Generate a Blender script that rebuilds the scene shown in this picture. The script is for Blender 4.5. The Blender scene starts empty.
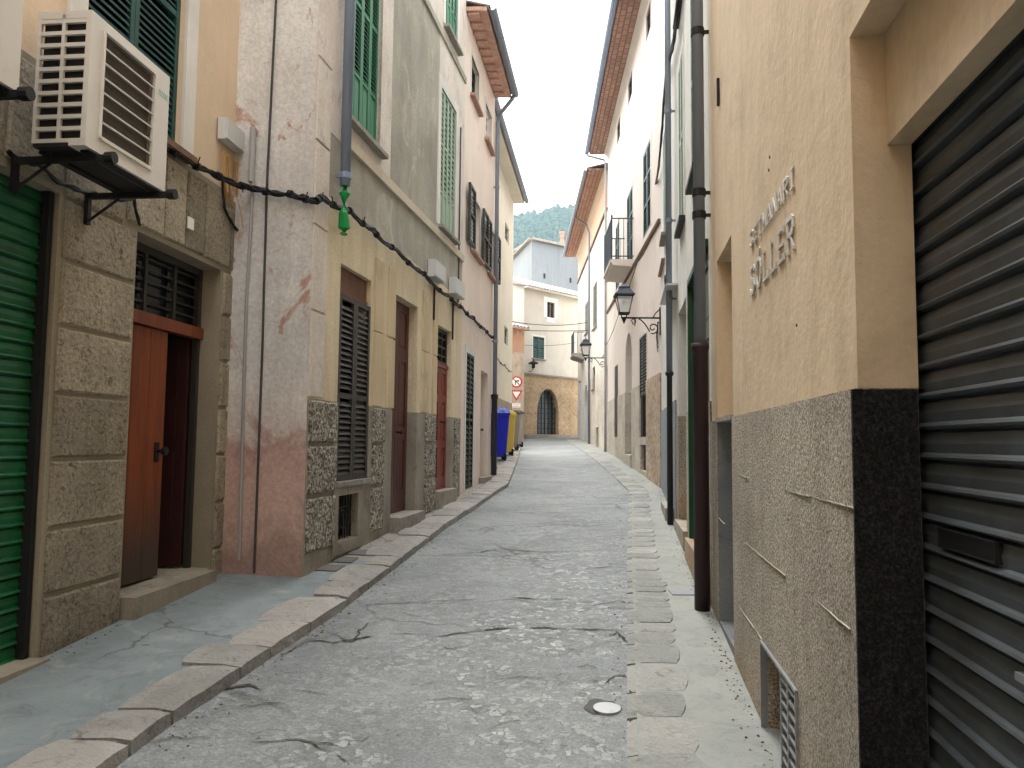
import bpy, math, random
from mathutils import Vector, Matrix, noise as mnoise
random.seed(7)
sc = bpy.context.scene
COL = sc.collection
R = math.radians
# ------------------------------------------------------------------ camera
F = 760.0
TH = math.atan(57.0/F); RO = 0.010
EYE = Vector((0, 0, 1.6))
fwd = Vector((0, math.cos(TH), math.sin(TH))); r0 = Vector((1, 0, 0)); u0 = Vector((0, -math.sin(TH), math.cos(TH)))
rgt = r0*math.cos(RO)+u0*math.sin(RO); up = u0*math.cos(RO)-r0*math.sin(RO)
cam = bpy.data.cameras.new('camera'); co = bpy.data.objects.new('camera', cam); COL.objects.link(co)
cam.sensor_width = 36; cam.lens = 36*F/1024; cam.clip_start = .05; cam.clip_end = 5000
m = Matrix((rgt, up, -fwd)).transposed().to_4x4(); m.translation = EYE; co.matrix_world = m
sc.camera = co
def ray(px, py): return fwd + rgt*((px-512)/F) - up*((py-384)/F)
def at_y(px, py, Y):
    d = ray(px, py); return EYE + d*(Y/d.y)
def zg(y):
    return .055*y if y < 20 else 1.1+.042*(y-20)
def ground_at(px, py, dz=0):
    d = ray(px, py); lo, hi = .3, 60
    for _ in range(60):
        t = (lo+hi)/2; p = EYE+d*t
        if p.z > zg(p.y)+dz: lo = t
        else: hi = t
    return EYE+d*lo
# ------------------------------------------------------------------ mesh helpers
class MB:
    def __init__(s, sgn=1): s.v = []; s.f = []; s.g = sgn; s.sm = False
    def P(s, a, n, z): s.v.append((a, n*s.g, z)); return len(s.v)-1
    def quad(s, *pts): s.f.append([s.P(*p) for p in pts])
    def box(s, a0, a1, n0, n1, z0, z1):
        i = [s.P(a, n, z) for z in (z0, z1) for a, n in ((a0, n0), (a1, n0), (a1, n1), (a0, n1))]
        for q in ((0,1,2,3), (4,5,6,7), (0,1,5,4), (1,2,6,5), (2,3,7,6), (3,0,4,7)): s.f.append([i[k] for k in q])
    def block(s, a0, a1, n0, n1, z0, z1, c=.012):      # chamfered on its outer side
        i = [s.P(a, n0, z) for a, z in ((a0, z0), (a1, z0), (a1, z1), (a0, z1))]
        j = [s.P(a, n1-c, z) for a, z in ((a0, z0), (a1, z0), (a1, z1), (a0, z1))]
        k = [s.P(a, n1, z) for a, z in ((a0+c, z0+c), (a1-c, z0+c), (a1-c, z1-c), (a0+c, z1-c))]
        for A, B in ((i, j), (j, k)):
            for q in range(4): s.f.append([A[q], A[(q+1) % 4], B[(q+1) % 4], B[q]])
        s.f.append(k)
    def slab(s, pts, n0, n1):                        # polygon in (a,z) extruded along n
        i = [s.P(a, n0, z) for a, z in pts]; j = [s.P(a, n1, z) for a, z in pts]; L = len(pts)
        s.f.append(i); s.f.append(j[::-1])
        for q in range(L): s.f.append([i[q], i[(q+1) % L], j[(q+1) % L], j[q]])
    def prism(s, pts, a0, a1):                       # polygon in (n,z) extruded along a
        i = [s.P(a0, n, z) for n, z in pts]; j = [s.P(a1, n, z) for n, z in pts]; L = len(pts)
        s.f.append(i); s.f.append(j[::-1])
        for q in range(L): s.f.append([i[q], i[(q+1) % L], j[(q+1) % L], j[q]])
    def tube(s, pts, r, k=8, caps=True):
        pts = [Vector(p) for p in pts]; rings = []; L = len(pts)
        for i, p in enumerate(pts):
            t = (pts[min(i+1, L-1)]-pts[max(i-1, 0)]).normalized()
            a = t.cross(Vector((0, 0, 1)))
            if a.length < .05: a = t.cross(Vector((1, 0, 0)))
            a.normalize(); b = t.cross(a)
            rr = r[i] if isinstance(r, (list, tuple)) else r
            rings.append([s.P(*(p+a*math.cos(2*math.pi*j/k)*rr+b*math.sin(2*math.pi*j/k)*rr)) for j in range(k)])
        for A, B in zip(rings, rings[1:]):
            for j in range(k): s.f.append([A[j], A[(j+1) % k], B[(j+1) % k], B[j]])
        if caps: s.f.append(rings[0]); s.f.append(rings[-1][::-1])
    def stroke(s, pts, w, n0, n1):                   # ribbon in the (a,z) plane with thickness
        for (a0, z0), (a1, z1) in zip(pts, pts[1:]):
            d = Vector((a1-a0, z1-z0)); L = d.length or 1e-6; d /= L; e = Vector((-d.y, d.x))*w/2
            s.slab([(a0-e.x, z0-e.y), (a1-e.x, z1-e.y), (a1+e.x, z1+e.y), (a0+e.x, z0+e.y)], n0, n1); n1 += .0004
    def build(s, name, mat, parent=None, smooth=False, label=None):
        me = bpy.data.meshes.new(name); me.from_pydata(s.v, [], s.f); me.validate()
        for mm in (mat if isinstance(mat, (list, tuple)) else [mat]): me.materials.append(mm)
        import bmesh
        bm = bmesh.new(); bm.from_mesh(me); bmesh.ops.recalc_face_normals(bm, faces=bm.faces); bm.to_mesh(me); bm.free()
        if smooth:
            for p in me.polygons: p.use_smooth = True
        o = bpy.data.objects.new(name, me); COL.objects.link(o)
        if parent: o.parent = parent
        if label: o['label'] = label
        return o
def thing(name, label, cat, loc=(0,0,0), rz=0, group=None):
    o = bpy.data.objects.new(name, None); COL.objects.link(o); o.location = loc; o.rotation_euler = (0, 0, rz); o.empty_display_size = .2
    return tag(o, label, cat, group)
def tag(o, label, cat, group=None):
    o['label'] = label; o['category'] = cat
    if group: o['group'] = group
    return o
def struct(o, kind='structure'): o['kind'] = kind; return o
def copy_tree(o, parent=None):
    c = o.copy(); COL.objects.link(c)
    if parent: c.parent = parent
    for ch in list(o.children): copy_tree(ch, c)
    return c
# ------------------------------------------------------------------ materials
def lin(c):
    return tuple(((x/255)/12.92 if x/255 <= .04045 else ((x/255+.055)/1.055)**2.4) for x in c)+(1,)
def des(c, k=.8):
    g = .3*c[0]+.59*c[1]+.11*c[2]; return tuple(g+(x-g)*k for x in c)
class N:
    def __init__(s, name):
        s.m = bpy.data.materials.new(name); s.m.use_nodes = True; s.t = s.m.node_tree; s.n = s.t.nodes; s.l = s.t.links
        s.b = s.n['Principled BSDF']; s.tc = s.n.new('ShaderNodeTexCoord').outputs['Object']
    def map(s, sx, sy, sz, src=None):
        k = s.n.new('ShaderNodeMapping'); k.inputs['Scale'].default_value = (sx, sy, sz); s.l.new(src or s.tc, k.inputs['Vector']); return k.outputs[0]
    def noise(s, sc_, det=4, rough=.55, vec=None, dist=0):
        k = s.n.new('ShaderNodeTexNoise'); k.inputs['Scale'].default_value = sc_; k.inputs['Detail'].default_value = det
        k.inputs['Roughness'].default_value = rough; k.inputs['Distortion'].default_value = dist; s.l.new(vec or s.tc, k.inputs['Vector']); return k.outputs['Fac']
    def vor(s, sc_, feat='F1', out='Distance', vec=None, rnd=1):
        k = s.n.new('ShaderNodeTexVoronoi'); k.feature = feat; k.inputs['Scale'].default_value = sc_; k.inputs['Randomness'].default_value = rnd
        s.l.new(vec or s.tc, k.inputs['Vector']); return k.outputs[out]
    def ramp(s, v, a, b, lo=0, hi=1):
        k = s.n.new('ShaderNodeMapRange'); k.inputs[1].default_value = a; k.inputs[2].default_value = b; k.inputs[3].default_value = lo; k.inputs[4].default_value = hi
        s.l.new(v, k.inputs[0]); return k.outputs[0]
    def math(s, op, a, b=None):
        k = s.n.new('ShaderNodeMath'); k.operation = op
        for i, x in enumerate((a, b)):
            if x is None: continue
            if isinstance(x, (int, float)): k.inputs[i].default_value = x
            else: s.l.new(x, k.inputs[i])
        return k.outputs[0]
    def mix(s, f, a, b, mode='MIX'):
        k = s.n.new('ShaderNodeMix'); k.data_type = 'RGBA'; k.blend_type = mode
        for i, x in ((0, f), (6, a), (7, b)):
            if isinstance(x, (int, float)): k.inputs[i].default_value = x
            elif isinstance(x, tuple): k.inputs[i].default_value = x
            else: s.l.new(x, k.inputs[i])
        return k.outputs[2]
    def bump(s, h, dist=.01, st=.7, prev=None):
        k = s.n.new('ShaderNodeBump'); k.inputs['Strength'].default_value = st; k.inputs['Distance'].default_value = dist
        s.l.new(h, k.inputs['Height'])
        if prev: s.l.new(prev, k.inputs['Normal'])
        return k.outputs[0]
    def sep(s, axis, src=None):
        k = s.n.new('ShaderNodeSeparateXYZ'); s.l.new(src or s.tc, k.inputs[0]); return k.outputs[axis]
    def out(s, col, rough=.9, nrm=None, metal=0, spec=.3):
        if isinstance(col, tuple): s.b.inputs['Base Color'].default_value = col
        else: s.l.new(col, s.b.inputs['Base Color'])
        if isinstance(rough, (int, float)): s.b.inputs['Roughness'].default_value = rough
        else: s.l.new(rough, s.b.inputs['Roughness'])
        s.b.inputs['Metallic'].default_value = metal; s.b.inputs['Specular IOR Level'].default_value = spec
        if nrm: s.l.new(nrm, s.b.inputs['Normal'])
        return s.m
def plaster(name, c1, c2, c3=None, big=.9, amt3=(.55, .7), bump=.004, fine=45, streak=.25, grad=None, rough=.92, speck=.25, dirt=None):
    k = N(name); c1, c2 = des(c1), des(c2); c3 = des(c3) if c3 else None
    a = k.ramp(k.noise(big, 6, .6, dist=.6), .35, .65)
    c = k.mix(a, lin(c1), lin(c2))
    if c3: c = k.mix(k.ramp(k.noise(big*1.7, 7, .65, vec=k.map(1.1, 1.1, .8), dist=1.2), *amt3), c, lin(c3))
    if streak:
        st = k.ramp(k.noise(3.2, 6, .7, vec=k.map(1.6, 1.6, .12)), .45, .75, 0, streak)
        c = k.mix(st, c, k.mix(1., c, (.55, .52, .48, 1), 'MULTIPLY'))
    if grad:                                          # (z_full, z_none, colour): paint or damp with a ragged edge
        for z1, z0, gc, am in grad:
            z = k.math('ADD', k.sep(2), k.math('MULTIPLY', k.math('SUBTRACT', k.noise(2.3, 7, .65, dist=1), .5), 1.6))
            c = k.mix(k.ramp(z, z0, z1, 0, am), c, lin(gc))
    sp = k.ramp(k.noise(fine, 3, .7), .3, .7, 1-speck*.5, 1+speck*.5)
    cc = k.n.new('ShaderNodeCombineColor')
    for i in range(3): k.l.new(sp, cc.inputs[i])
    c = k.mix(1., c, cc.outputs[0], 'MULTIPLY')
    h = k.math('ADD', k.noise(fine, 5, .65), k.math('MULTIPLY', k.noise(5, 5, .6), 2.6))
    return k.out(c, rough, k.bump(h, bump, .8))
def rough_stone(name, c1, c2, c3, sc_=18, depth=.02, big=1.3, rm=(.35, .66), isl=0, stain=None):
    k = N(name); c1, c2, c3 = des(c1), des(c2), des(c3)
    v = k.vor(sc_, 'F1', 'Distance')
    nn = k.noise(sc_*1.6, 6, .7, dist=.5)
    c = k.mix(k.ramp(nn, *rm), lin(c1), lin(c2))
    c = k.mix(k.ramp(k.noise(sc_*.8, 5, .7, dist=1.5), .52, .66), c, lin(c3))
    b = k.ramp(k.noise(big, 5, .6), .3, .7, .74, 1.18)
    if isl: g = k.n.new('ShaderNodeNewGeometry'); b = k.math('MULTIPLY', b, k.ramp(g.outputs['Random Per Island'], 0, 1, 1-isl, 1+isl*.7))
    cc = k.n.new('ShaderNodeCombineColor')
    for i in range(3): k.l.new(b, cc.inputs[i])
    c = k.mix(1., c, cc.outputs[0], 'MULTIPLY')
    if stain:
        s1 = k.ramp(k.noise(1.6, 6, .7, vec=k.map(1.8, 1.8, .35), dist=.6), .5, .72, 0, .45); c = k.mix(s1, c, k.mix(1., c, (.42, .42, .42, 1), 'MULTIPLY'))
        z = k.math('ADD', k.sep(2), k.math('MULTIPLY', k.noise(2.2, 6, .7), 1.3)); c = k.mix(k.ramp(z, stain[0]+.55, stain[0]+.1, 0, .5), c, k.mix(1., c, lin(stain[1]), 'MULTIPLY'))
    h = k.math('ADD', nn, k.math('MULTIPLY', v, .5))
    return k.out(c, .95, k.bump(h, depth, .9), spec=.2)
def paint(name, c, c2=None, rough=.5, scale=8, bump=.0015, wear=(.55, .75), metal=0, streak=False, spec=.4):
    k = N(name); c2 = c2 or tuple(int(x*.75) for x in c)
    v = k.map(1.5, 1.5, .18) if streak else None
    f = k.ramp(k.noise(scale, 6, .65, vec=v, dist=.4), *wear)
    return k.out(k.mix(f, lin(c), lin(c2)), rough, k.bump(k.noise(scale*6, 4, .6, vec=v), bump, .6), metal, spec)
def flat(name, c, rough=.6, metal=0): return N(name).out(lin(c), rough, None, metal)
def emis(name, c, s): pass
M = {}
M['ochre'] = plaster('ochre_render', (218,193,156), (209,184,147), (196,172,138), big=.6, amt3=(.52,.66), bump=.0035, fine=24, streak=.28, speck=.1)
M['ochre_white'] = plaster('bleached_render', (216,192,150), (205,180,138), (190,168,130), big=.7, fine=30, streak=.3, speck=.1)
M['plinth_grey'] = rough_stone('rough_cement_plinth', (146,136,118), (212,202,182), (92,85,74), 58, .016, .9, rm=(.43,.61), stain=(1.0, (236,196,150)))
M['plinth_black'] = rough_stone('black_painted_roughcast', (28,27,29), (60,58,56), (12,12,14), 60, .014, 2, rm=(.45,.62), stain=(.9, (200,180,170)))
M['plinth_blue'] = plaster('blue_grey_cement', (110,118,124), (128,130,128), (90,96,100), big=2, fine=60, bump=.004)
M['mortar'] = plaster('pale_mortar', (178,170,152), (160,152,136), fine=80, streak=0)
M['stone_l1'] = rough_stone('tooled_sandstone', (152,141,119), (186,173,149), (112,101,83), 24, .022, 1.6, isl=.28, stain=(1.0, (190,185,175)))
M['stone_joint'] = plaster('sandstone_joint', (160,148,124), (140,130,110), fine=60, streak=.2)
M['stone_smooth'] = plaster('smooth_sandstone', (160,150,130), (140,132,116), (120,112,98), big=2.4, fine=70, streak=.35)
M['orange_plaster'] = plaster('pale_orange_plaster', (226,198,164), (216,190,158), fine=50, streak=.18, speck=.06)
M['white_plaster'] = plaster('white_trim_plaster', (226,222,214), (208,204,196), fine=50, streak=.25, speck=.06)
M['mottled'] = plaster('mottled_old_plaster', (218,217,213), (194,191,188), (190,150,132), big=1.0, amt3=(.57,.62), fine=28, bump=.006, streak=.3,
    grad=[(.9, 1.9, (200,168,156), .65), (1.2, 1.35, (150,100,88), .5), (.85, 1.1, (198,170,158), .75), (.2, .6, (140,114,106), .65)], speck=.3)
M['pale_strip'] = plaster('pale_quoin_plaster', (222,210,198), (208,196,184), (188,172,160), big=1.6, fine=40, streak=.3)
M['grey_cement'] = plaster('weathered_grey_cement', (172,166,150), (150,145,131), (190,182,166), big=1.1, amt3=(.55,.68), fine=35, streak=.4)
M['beige_band'] = plaster('beige_string_plaster', (208,192,166), (196,180,154), fine=45, streak=.15)
M['ochre_l2'] = plaster('yellow_ochre_plaster', (228,208,170), (216,196,158), (226,212,186), big=1.8, fine=35, streak=.55)
M['boss'] = rough_stone('vermiculated_stone', (92,84,70), (206,198,180), (58,54,44), 20, .035, 2, rm=(.42,.6), isl=.15)
M['plinth_l2'] = plaster('worn_plinth_stone', (166,156,140), (142,134,121), (128,112,94), big=1.5, fine=40, bump=.008, streak=.35)
M['pink_plaster'] = plaster('pink_plaster', (236,216,200), (226,206,190), (218,200,186), big=.8, fine=40, streak=.2, speck=.08)
M['cream_plaster'] = plaster('cream_plaster', (222,214,194), (212,204,184), fine=40, streak=.15, speck=.06)
M['cream_white'] = plaster('cream_white_plaster', (208,202,190), (198,191,178), fine=30, streak=.15, speck=.05)
M['white_pink'] = plaster('warm_white_plaster', (222,210,199), (213,201,190), (206,192,180), big=.6, fine=30, streak=.15, speck=.05)
M['grey_white'] = plaster('cool_white_plaster', (214,214,208), (200,200,194), (184,182,176), big=1, fine=30, streak=.35, speck=.06)
M['rubble'] = rough_stone('rubble_masonry', (176,150,122), (200,180,154), (136,112,90), 7, .03, 1.2)
M['ashlar_far'] = rough_stone('worn_ashlar', (186,176,160), (204,194,178), (164,152,136), 9, .012, 1)
M['blue_grey_paint'] = plaster('blue_grey_painted_render', (134,142,152), (122,130,140), fine=50, streak=.3)
M['orange_far'] = plaster('faded_orange_plaster', (226,170,138), (214,160,130), (228,186,156), big=1.2, streak=.2)
M['gable_grey'] = plaster('blue_grey_gable_render', (128,134,139), (118,125,131), (138,142,146), big=.25, fine=8, streak=.35, speck=.05)
M['gable_light'] = plaster('pale_gable_render', (148,153,155), (138,144,147), big=.3, fine=8, streak=.3, speck=.05)
M['green_roller'] = paint('green_roller_paint', (14,100,52), (18,70,42), rough=.5, scale=7, wear=(.35,.7))
M['green_shutter'] = paint('mid_green_shutter_paint', (58,124,92), (84,142,112), rough=.55, scale=10, streak=True)
M['green_pale'] = paint('faded_green_shutter_paint', (150,170,150), (112,142,118), rough=.6, scale=10, streak=True)
M['green_dark'] = paint('dark_green_shutter_paint', (28,70,66), (40,84,78), rough=.5, scale=10)
M['green_black'] = paint('black_green_shutter_paint', (44,50,46), (66,70,64), rough=.55, scale=10)
M['green_deep'] = paint('deep_green_door_paint', (12,66,38), (8,48,30), rough=.45)
M['black_shutter'] = paint('black_brown_shutter_paint', (50,46,42), (74,68,60), rough=.5, scale=12, streak=True)
M['door_orange'] = paint('varnished_orange_wood', (130,68,38), (90,44,26), rough=.4, scale=6, wear=(.4,.7), streak=True)
M['door_worn'] = paint('weathered_grey_wood', (78,66,56), (52,44,38), rough=.7, scale=9, streak=True)
M['door_brown'] = paint('red_brown_wood', (88,44,36), (66,32,28), rough=.5, scale=6, wear=(.4,.7), streak=True)
M['door_red'] = paint('red_varnished_wood', (128,48,32), (96,36,26), rough=.45, scale=6, wear=(.4,.7), streak=True)
M['panel_brown'] = paint('brown_worn_board', (120,78,58), (92,58,44), rough=.65, scale=7, wear=(.4,.7), streak=True)
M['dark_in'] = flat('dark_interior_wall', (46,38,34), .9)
M['glass_dark'] = flat('window_glass', (26,30,34), .08)
M['iron'] = paint('black_wrought_iron', (30,30,32), (48,42,38), rough=.6, scale=20, metal=.3)
M['black_rubber'] = flat('black_cable_sheath', (22,22,24), .55)
M['pipe_blue'] = paint('blue_grey_pipe_paint', (128,142,164), (110,122,140), rough=.5, scale=4, streak=True)
M['pipe_grey'] = paint('grey_zinc_pipe', (122,130,142), (98,104,114), rough=.5, scale=5, streak=True, metal=.2)
M['pipe_maroon'] = paint('maroon_cast_iron', (50,32,32), (36,26,28), rough=.55, scale=5, streak=True)
M['pipe_black'] = paint('black_cast_iron', (26,28,30), (40,38,36), rough=.5, scale=6)
M['conduit'] = paint('pale_grey_conduit', (160,160,160), (130,130,130), rough=.6, scale=5, streak=True)
M['conduit_dark'] = flat('dark_grey_cable', (70,68,68), .7)
M['conduit_ochre'] = flat('ochre_conduit', (170,128,70), .7)
M['pvc'] = paint('grey_white_plastic', (198,200,200), (178,180,178), rough=.5, scale=5)
M['green_plastic'] = flat('green_plastic', (20,140,70), .4)
M['ac_white'] = paint('ac_white_enamel', (214,211,204), (196,192,184), rough=.4, scale=3, bump=.0004)
M['ac_dark'] = flat('ac_dark_inside', (40,38,38), .7)
M['ac_brown'] = flat('ac_grille_brown', (96,88,80), .7)
M['teal'] = flat('teal_print', (70,180,170), .5)
M['galv'] = paint('galvanised_steel', (150,152,154), (120,122,124), rough=.4, scale=12, metal=.6)
M['letter_metal'] = paint('brushed_letter_metal', (206,205,200), (164,162,158), rough=.4, scale=25, metal=.5, bump=.0005)
M['terracotta'] = paint('terracotta_tile', (206,168,150), (176,136,120), rough=.9, scale=6, wear=(.4,.65))
M['tile_dark'] = paint('dark_weathered_tile', (140,120,116), (104,92,92), rough=.9, scale=6, wear=(.4,.65))
M['tile_grey'] = paint('lichen_grey_tile', (196,192,184), (150,144,136), rough=.9, scale=6, wear=(.4,.65))
M['sill_brown'] = paint('brown_sill_stone', (120,92,74), (94,74,62), rough=.8, scale=9, wear=(.4,.65))
M['sill_pink'] = paint('pink_sill_stone', (176,138,120), (150,118,104), rough=.8, scale=9, wear=(.4,.65))
M['sill_grey'] = paint('grey_sill_stone', (150,146,138), (128,122,114), rough=.85, scale=9, wear=(.4,.65))
M['bin_blue'] = paint('blue_bin_plastic', (14,30,190), (10,22,150), rough=.35, scale=3, bump=.0003)
M['bin_blue_lid'] = paint('pale_blue_bin_lid', (60,86,214), (150,166,226), rough=.3, scale=3, bump=.0003, wear=(.45,.6))
M['bin_yellow'] = paint('yellow_bin_plastic', (214,184,80), (190,160,64), rough=.4, scale=3, bump=.0003)
M['bin_grey'] = paint('grey_bin_plastic', (150,142,132), (122,116,108), rough=.5, scale=3, bump=.0003)
M['bin_dark'] = flat('dark_bin_plastic', (56,58,52), .5)
M['tyre'] = flat('black_rubber_tyre', (24,24,24), .8)
M['red'] = flat('sign_red', (196,34,40), .4)
M['white'] = flat('sign_white', (236,236,232), .4)
M['black'] = flat('sign_black', (20,20,22), .5)
M['rail'] = flat('blue_black_rail_paint', (60,68,78), .5)
# brick soffits
def brick(name, c1, c2, cm, sx, sy, mort=.015):
    k = N(name); t = k.n.new('ShaderNodeTexBrick'); k.l.new(k.tc, t.inputs['Vector'])
    t.inputs['Color1'].default_value = lin(c1); t.inputs['Color2'].default_value = lin(c2); t.inputs['Mortar'].default_value = lin(cm)
    t.inputs['Scale'].default_value = 1; t.inputs['Brick Width'].default_value = sx; t.inputs['Row Height'].default_value = sy; t.inputs['Mortar Size'].default_value = mort
    c = k.mix(k.ramp(k.noise(5, 5, .6), .3, .7, 0, .5), t.outputs[0], lin(tuple(int(x*.7) for x in c1)))
    return k.out(c, .9, k.bump(t.outputs['Fac'], -.01, .6))
M['soffit_brick'] = brick('brick_soffit', (186,148,128), (156,122,108), (110,94,86), .24, .13)
# glass of the lanterns
k = N('lantern_glass'); k.b.inputs['Base Color'].default_value = (.93,.93,.9,1); k.b.inputs['Roughness'].default_value = .15
k.b.inputs['Alpha'].default_value = .45; M['lantern_glass'] = k.m

k = N('door_orange_weathered'); c = k.mix(k.ramp(k.noise(6, 6, .65, vec=k.map(1.5, 1.5, .18), dist=.4), .4, .7), lin((136,70,38)), lin((92,46,26)))
z = k.math('ADD', k.sep(2), k.math('MULTIPLY', k.noise(9, 6, .7, vec=k.map(2.5, 2.5, .25)), .7)); c = k.mix(k.ramp(z, 2.0, 1.3), c, lin((70,60,52)))
M['door_orange_w'] = k.out(c, .5, k.bump(k.noise(40, 4, .6, vec=k.map(1.5, 1.5, .1)), .002, .6))
M['maroon_dark'] = paint('dark_maroon_wood', (58,26,22), (40,20,18), rough=.5, scale=6, streak=True)
# ------------------------------------------------------------------ facades
class Bld:
    """a facade through plan points A, B (A nearer); side +1: street on the left of A->B"""
    def __init__(s, name, label, cat, A, B, side, group=None, z=None):
        A = Vector(A); B = Vector(B); s.A = A; s.d = (B-A).normalized(); s.L = (B-A).length; s.side = side
        s.nrm = Vector((-s.d.y, s.d.x))*side
        s.z = zg(A.y) if z is None else z
        s.o = thing(name, label, cat, (A.x, A.y, s.z), math.atan2(s.d.y, s.d.x), group) if name else None
    def at(s, px, py, n=0):
        r = ray(px, py); den = r.x*s.nrm.x+r.y*s.nrm.y
        t = ((s.A-EYE.xy).dot(s.nrm)+n)/den
        p = EYE+r*t; return ((p.xy-s.A).dot(s.d), p.z-s.z)
    def rect(s, lt, rb, n=0):
        a = s.at(*lt, n); b = s.at(*rb, n)
        return [min(a[0], b[0]), max(a[0], b[0]), min(a[1], b[1]), max(a[1], b[1])]
    def W(s, a, n, z):
        p = s.A+s.d*a+s.nrm*n; return Vector((p.x, p.y, z+s.z))
    def mb(s): return MB(s.side)
    def g(s, a): return zg((s.A+s.d*a).y)-s.z      # ground height, local
    def part(s, name, mb, mat, parent=None, **k): return mb.build(name, mat, parent or s.o, **k)

def wall(mb, s0, s1, z0, z1, ops=(), n=0., d=.3):
    """wall face with openings (s0,s1,z0,z1,depth[,arch])"""
    ops = [o for o in ops if o[1] > s0 and o[0] < s1 and o[3] > z0 and o[2] < z1]
    S = sorted({s0, s1, *[min(max(v, s0), s1) for o in ops for v in o[:2]]}); Z = sorted({z0, z1, *[min(max(v, z0), z1) for o in ops for v in o[2:4]]})
    for a, b in zip(S, S[1:]):
        for c, e in zip(Z, Z[1:]):
            if b-a < 1e-5 or e-c < 1e-5: continue
            x, y = (a+b)/2, (c+e)/2
            if any(o[0] < x < o[1] and o[2] < y < o[3] for o in ops): continue
            mb.quad((a, n, c), (b, n, c), (b, n, e), (a, n, e))
    for o in ops:
        a, b, c, e, dep = o[:5]; c0, e0 = max(c, z0), min(e, z1); q = n-dep
        if len(o) > 5 and e <= z1:
            r = (b-a)/2; cz = e-r*o[5]; cx = (a+b)/2; K = 14
            P = [(cx-r*math.cos(math.pi*i/K), cz+r*o[5]*math.sin(math.pi*i/K)) for i in range(K+1)]
            for p1, p2 in zip(P, P[1:]):
                mb.quad((p1[0], n, p1[1]), (p2[0], n, p2[1]), (p2[0], n, e), (p1[0], n, e))
                mb.quad((p1[0], n, p1[1]), (p2[0], n, p2[1]), (p2[0], q, p2[1]), (p1[0], q, p1[1]))
            e0 = cz
        elif e <= z1: mb.quad((a, n, e), (b, n, e), (b, q, e), (a, q, e))
        if c >= z0: mb.quad((a, n, c), (b, n, c), (b, q, c), (a, q, c))
        if e0 > c0:
            for x in (a, b): mb.quad((x, n, c0), (x, q, c0), (x, q, e0), (x, n, e0))
    for x in (s0, s1): mb.quad((x, n, z0), (x, n-d, z0), (x, n-d, z1), (x, n, z1))
    for z in (z0, z1):
        for a, c in zip(S, S[1:]):
            if any(o[0]-1e-4 < (a+c)/2 < o[1]+1e-4 and o[2] <= z <= o[3] for o in ops): continue
            mb.quad((a, n, z), (c, n, z), (c, n-d, z), (a, n-d, z))

def shell(b, s0, s1, z1, mat, depth=6, z0=-1.5, roofmat=None, n=-.32):
    """side, back and inner walls of a house behind its facade"""
    m = b.mb(); m.box(s0+.01, s0+.25, -depth, n, z0, z1); m.box(s1-.25, s1-.01, -depth, n, z0, z1); m.box(s0+.25, s1-.25, -depth, -depth+.3, z0, z1)
    b.part('side_wall', m, mat)
    m = b.mb(); m.box(s0, s1, -depth-.1, n+.3, z1+.002, z1+.2); b.part('roof', m, roofmat or M['tile_dark'])
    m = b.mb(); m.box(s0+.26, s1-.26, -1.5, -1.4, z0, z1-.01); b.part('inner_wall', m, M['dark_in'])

def leaf(mb, a0, a1, z0, z1, n0, t=.035, st=.05, slat=.05, panel=0, rails=()):
    """one louvred leaf"""
    mb.box(a0, a0+st, n0, n0+t, z0, z1); mb.box(a1-st, a1, n0, n0+t, z0, z1)
    rz = [z0, z1-st]+[z0+(z1-z0)*r for r in rails]
    zp = z0+panel
    if panel: rz.append(zp-st/2)
    for z in rz: mb.box(a0+st, a1-st, n0+.002, n0+t-.002, z, z+st)
    if panel: mb.box(a0+st, a1-st, n0+t*.3, n0+t*.5, z0+st, zp-st/2); mb.box(a0+st+.03, a1-st-.03, n0+t*.5, n0+t*.8, z0+st+.05, zp-st/2-.05)
    z = zp+st; rz.sort()
    while z < z1-st-slat*.6:
        if not any(r-slat*.8 < z < r+st for r in rz):
            i = [mb.P(x, n, zz) for x in (a0+st*.9, a1-st*.9) for n, zz in ((n0+.004, z+slat*.72), (n0+t-.004, z), (n0+t-.004, z+.008), (n0+.004, z+slat*.72+.008))]
            for q in ((0,1,5,4), (1,2,6,5), (2,3,7,6), (3,0,4,7), (0,1,2,3), (4,5,6,7)): mb.f.append([i[k] for k in q])
        z += slat
def leaves(b, parent, r, k, mat, n0, name='shutter', gap=.006, back=True, **kw):
    w = (r[1]-r[0])/k
    for i in range(k):
        m = b.mb(); leaf(m, r[0]+i*w+gap/2, r[0]+(i+1)*w-gap/2, r[2], r[3], n0, **kw)
        b.part(name, m, mat, parent)
def frame_mb(b, r, w, n0, n1, sides='lrtb'):
    m = b.mb()
    if 'l' in sides: m.box(r[0]-w, r[0], n0, n1, r[2]-(w if 'b' in sides else 0), r[3]+w)
    if 'r' in sides: m.box(r[1], r[1]+w, n0, n1, r[2]-(w if 'b' in sides else 0), r[3]+w)
    if 't' in sides: m.box(r[0], r[1], n0, n1, r[3], r[3]+w)
    if 'b' in sides: m.box(r[0], r[1], n0, n1, r[2]-w, r[2])
    return m
def sill_mb(b, r, over=.08, proj=.09, t=.05):
    m = b.mb(); m.box(r[0]-over, r[1]+over, -.05, proj, r[2]-t, r[2]-.001); return m
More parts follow.
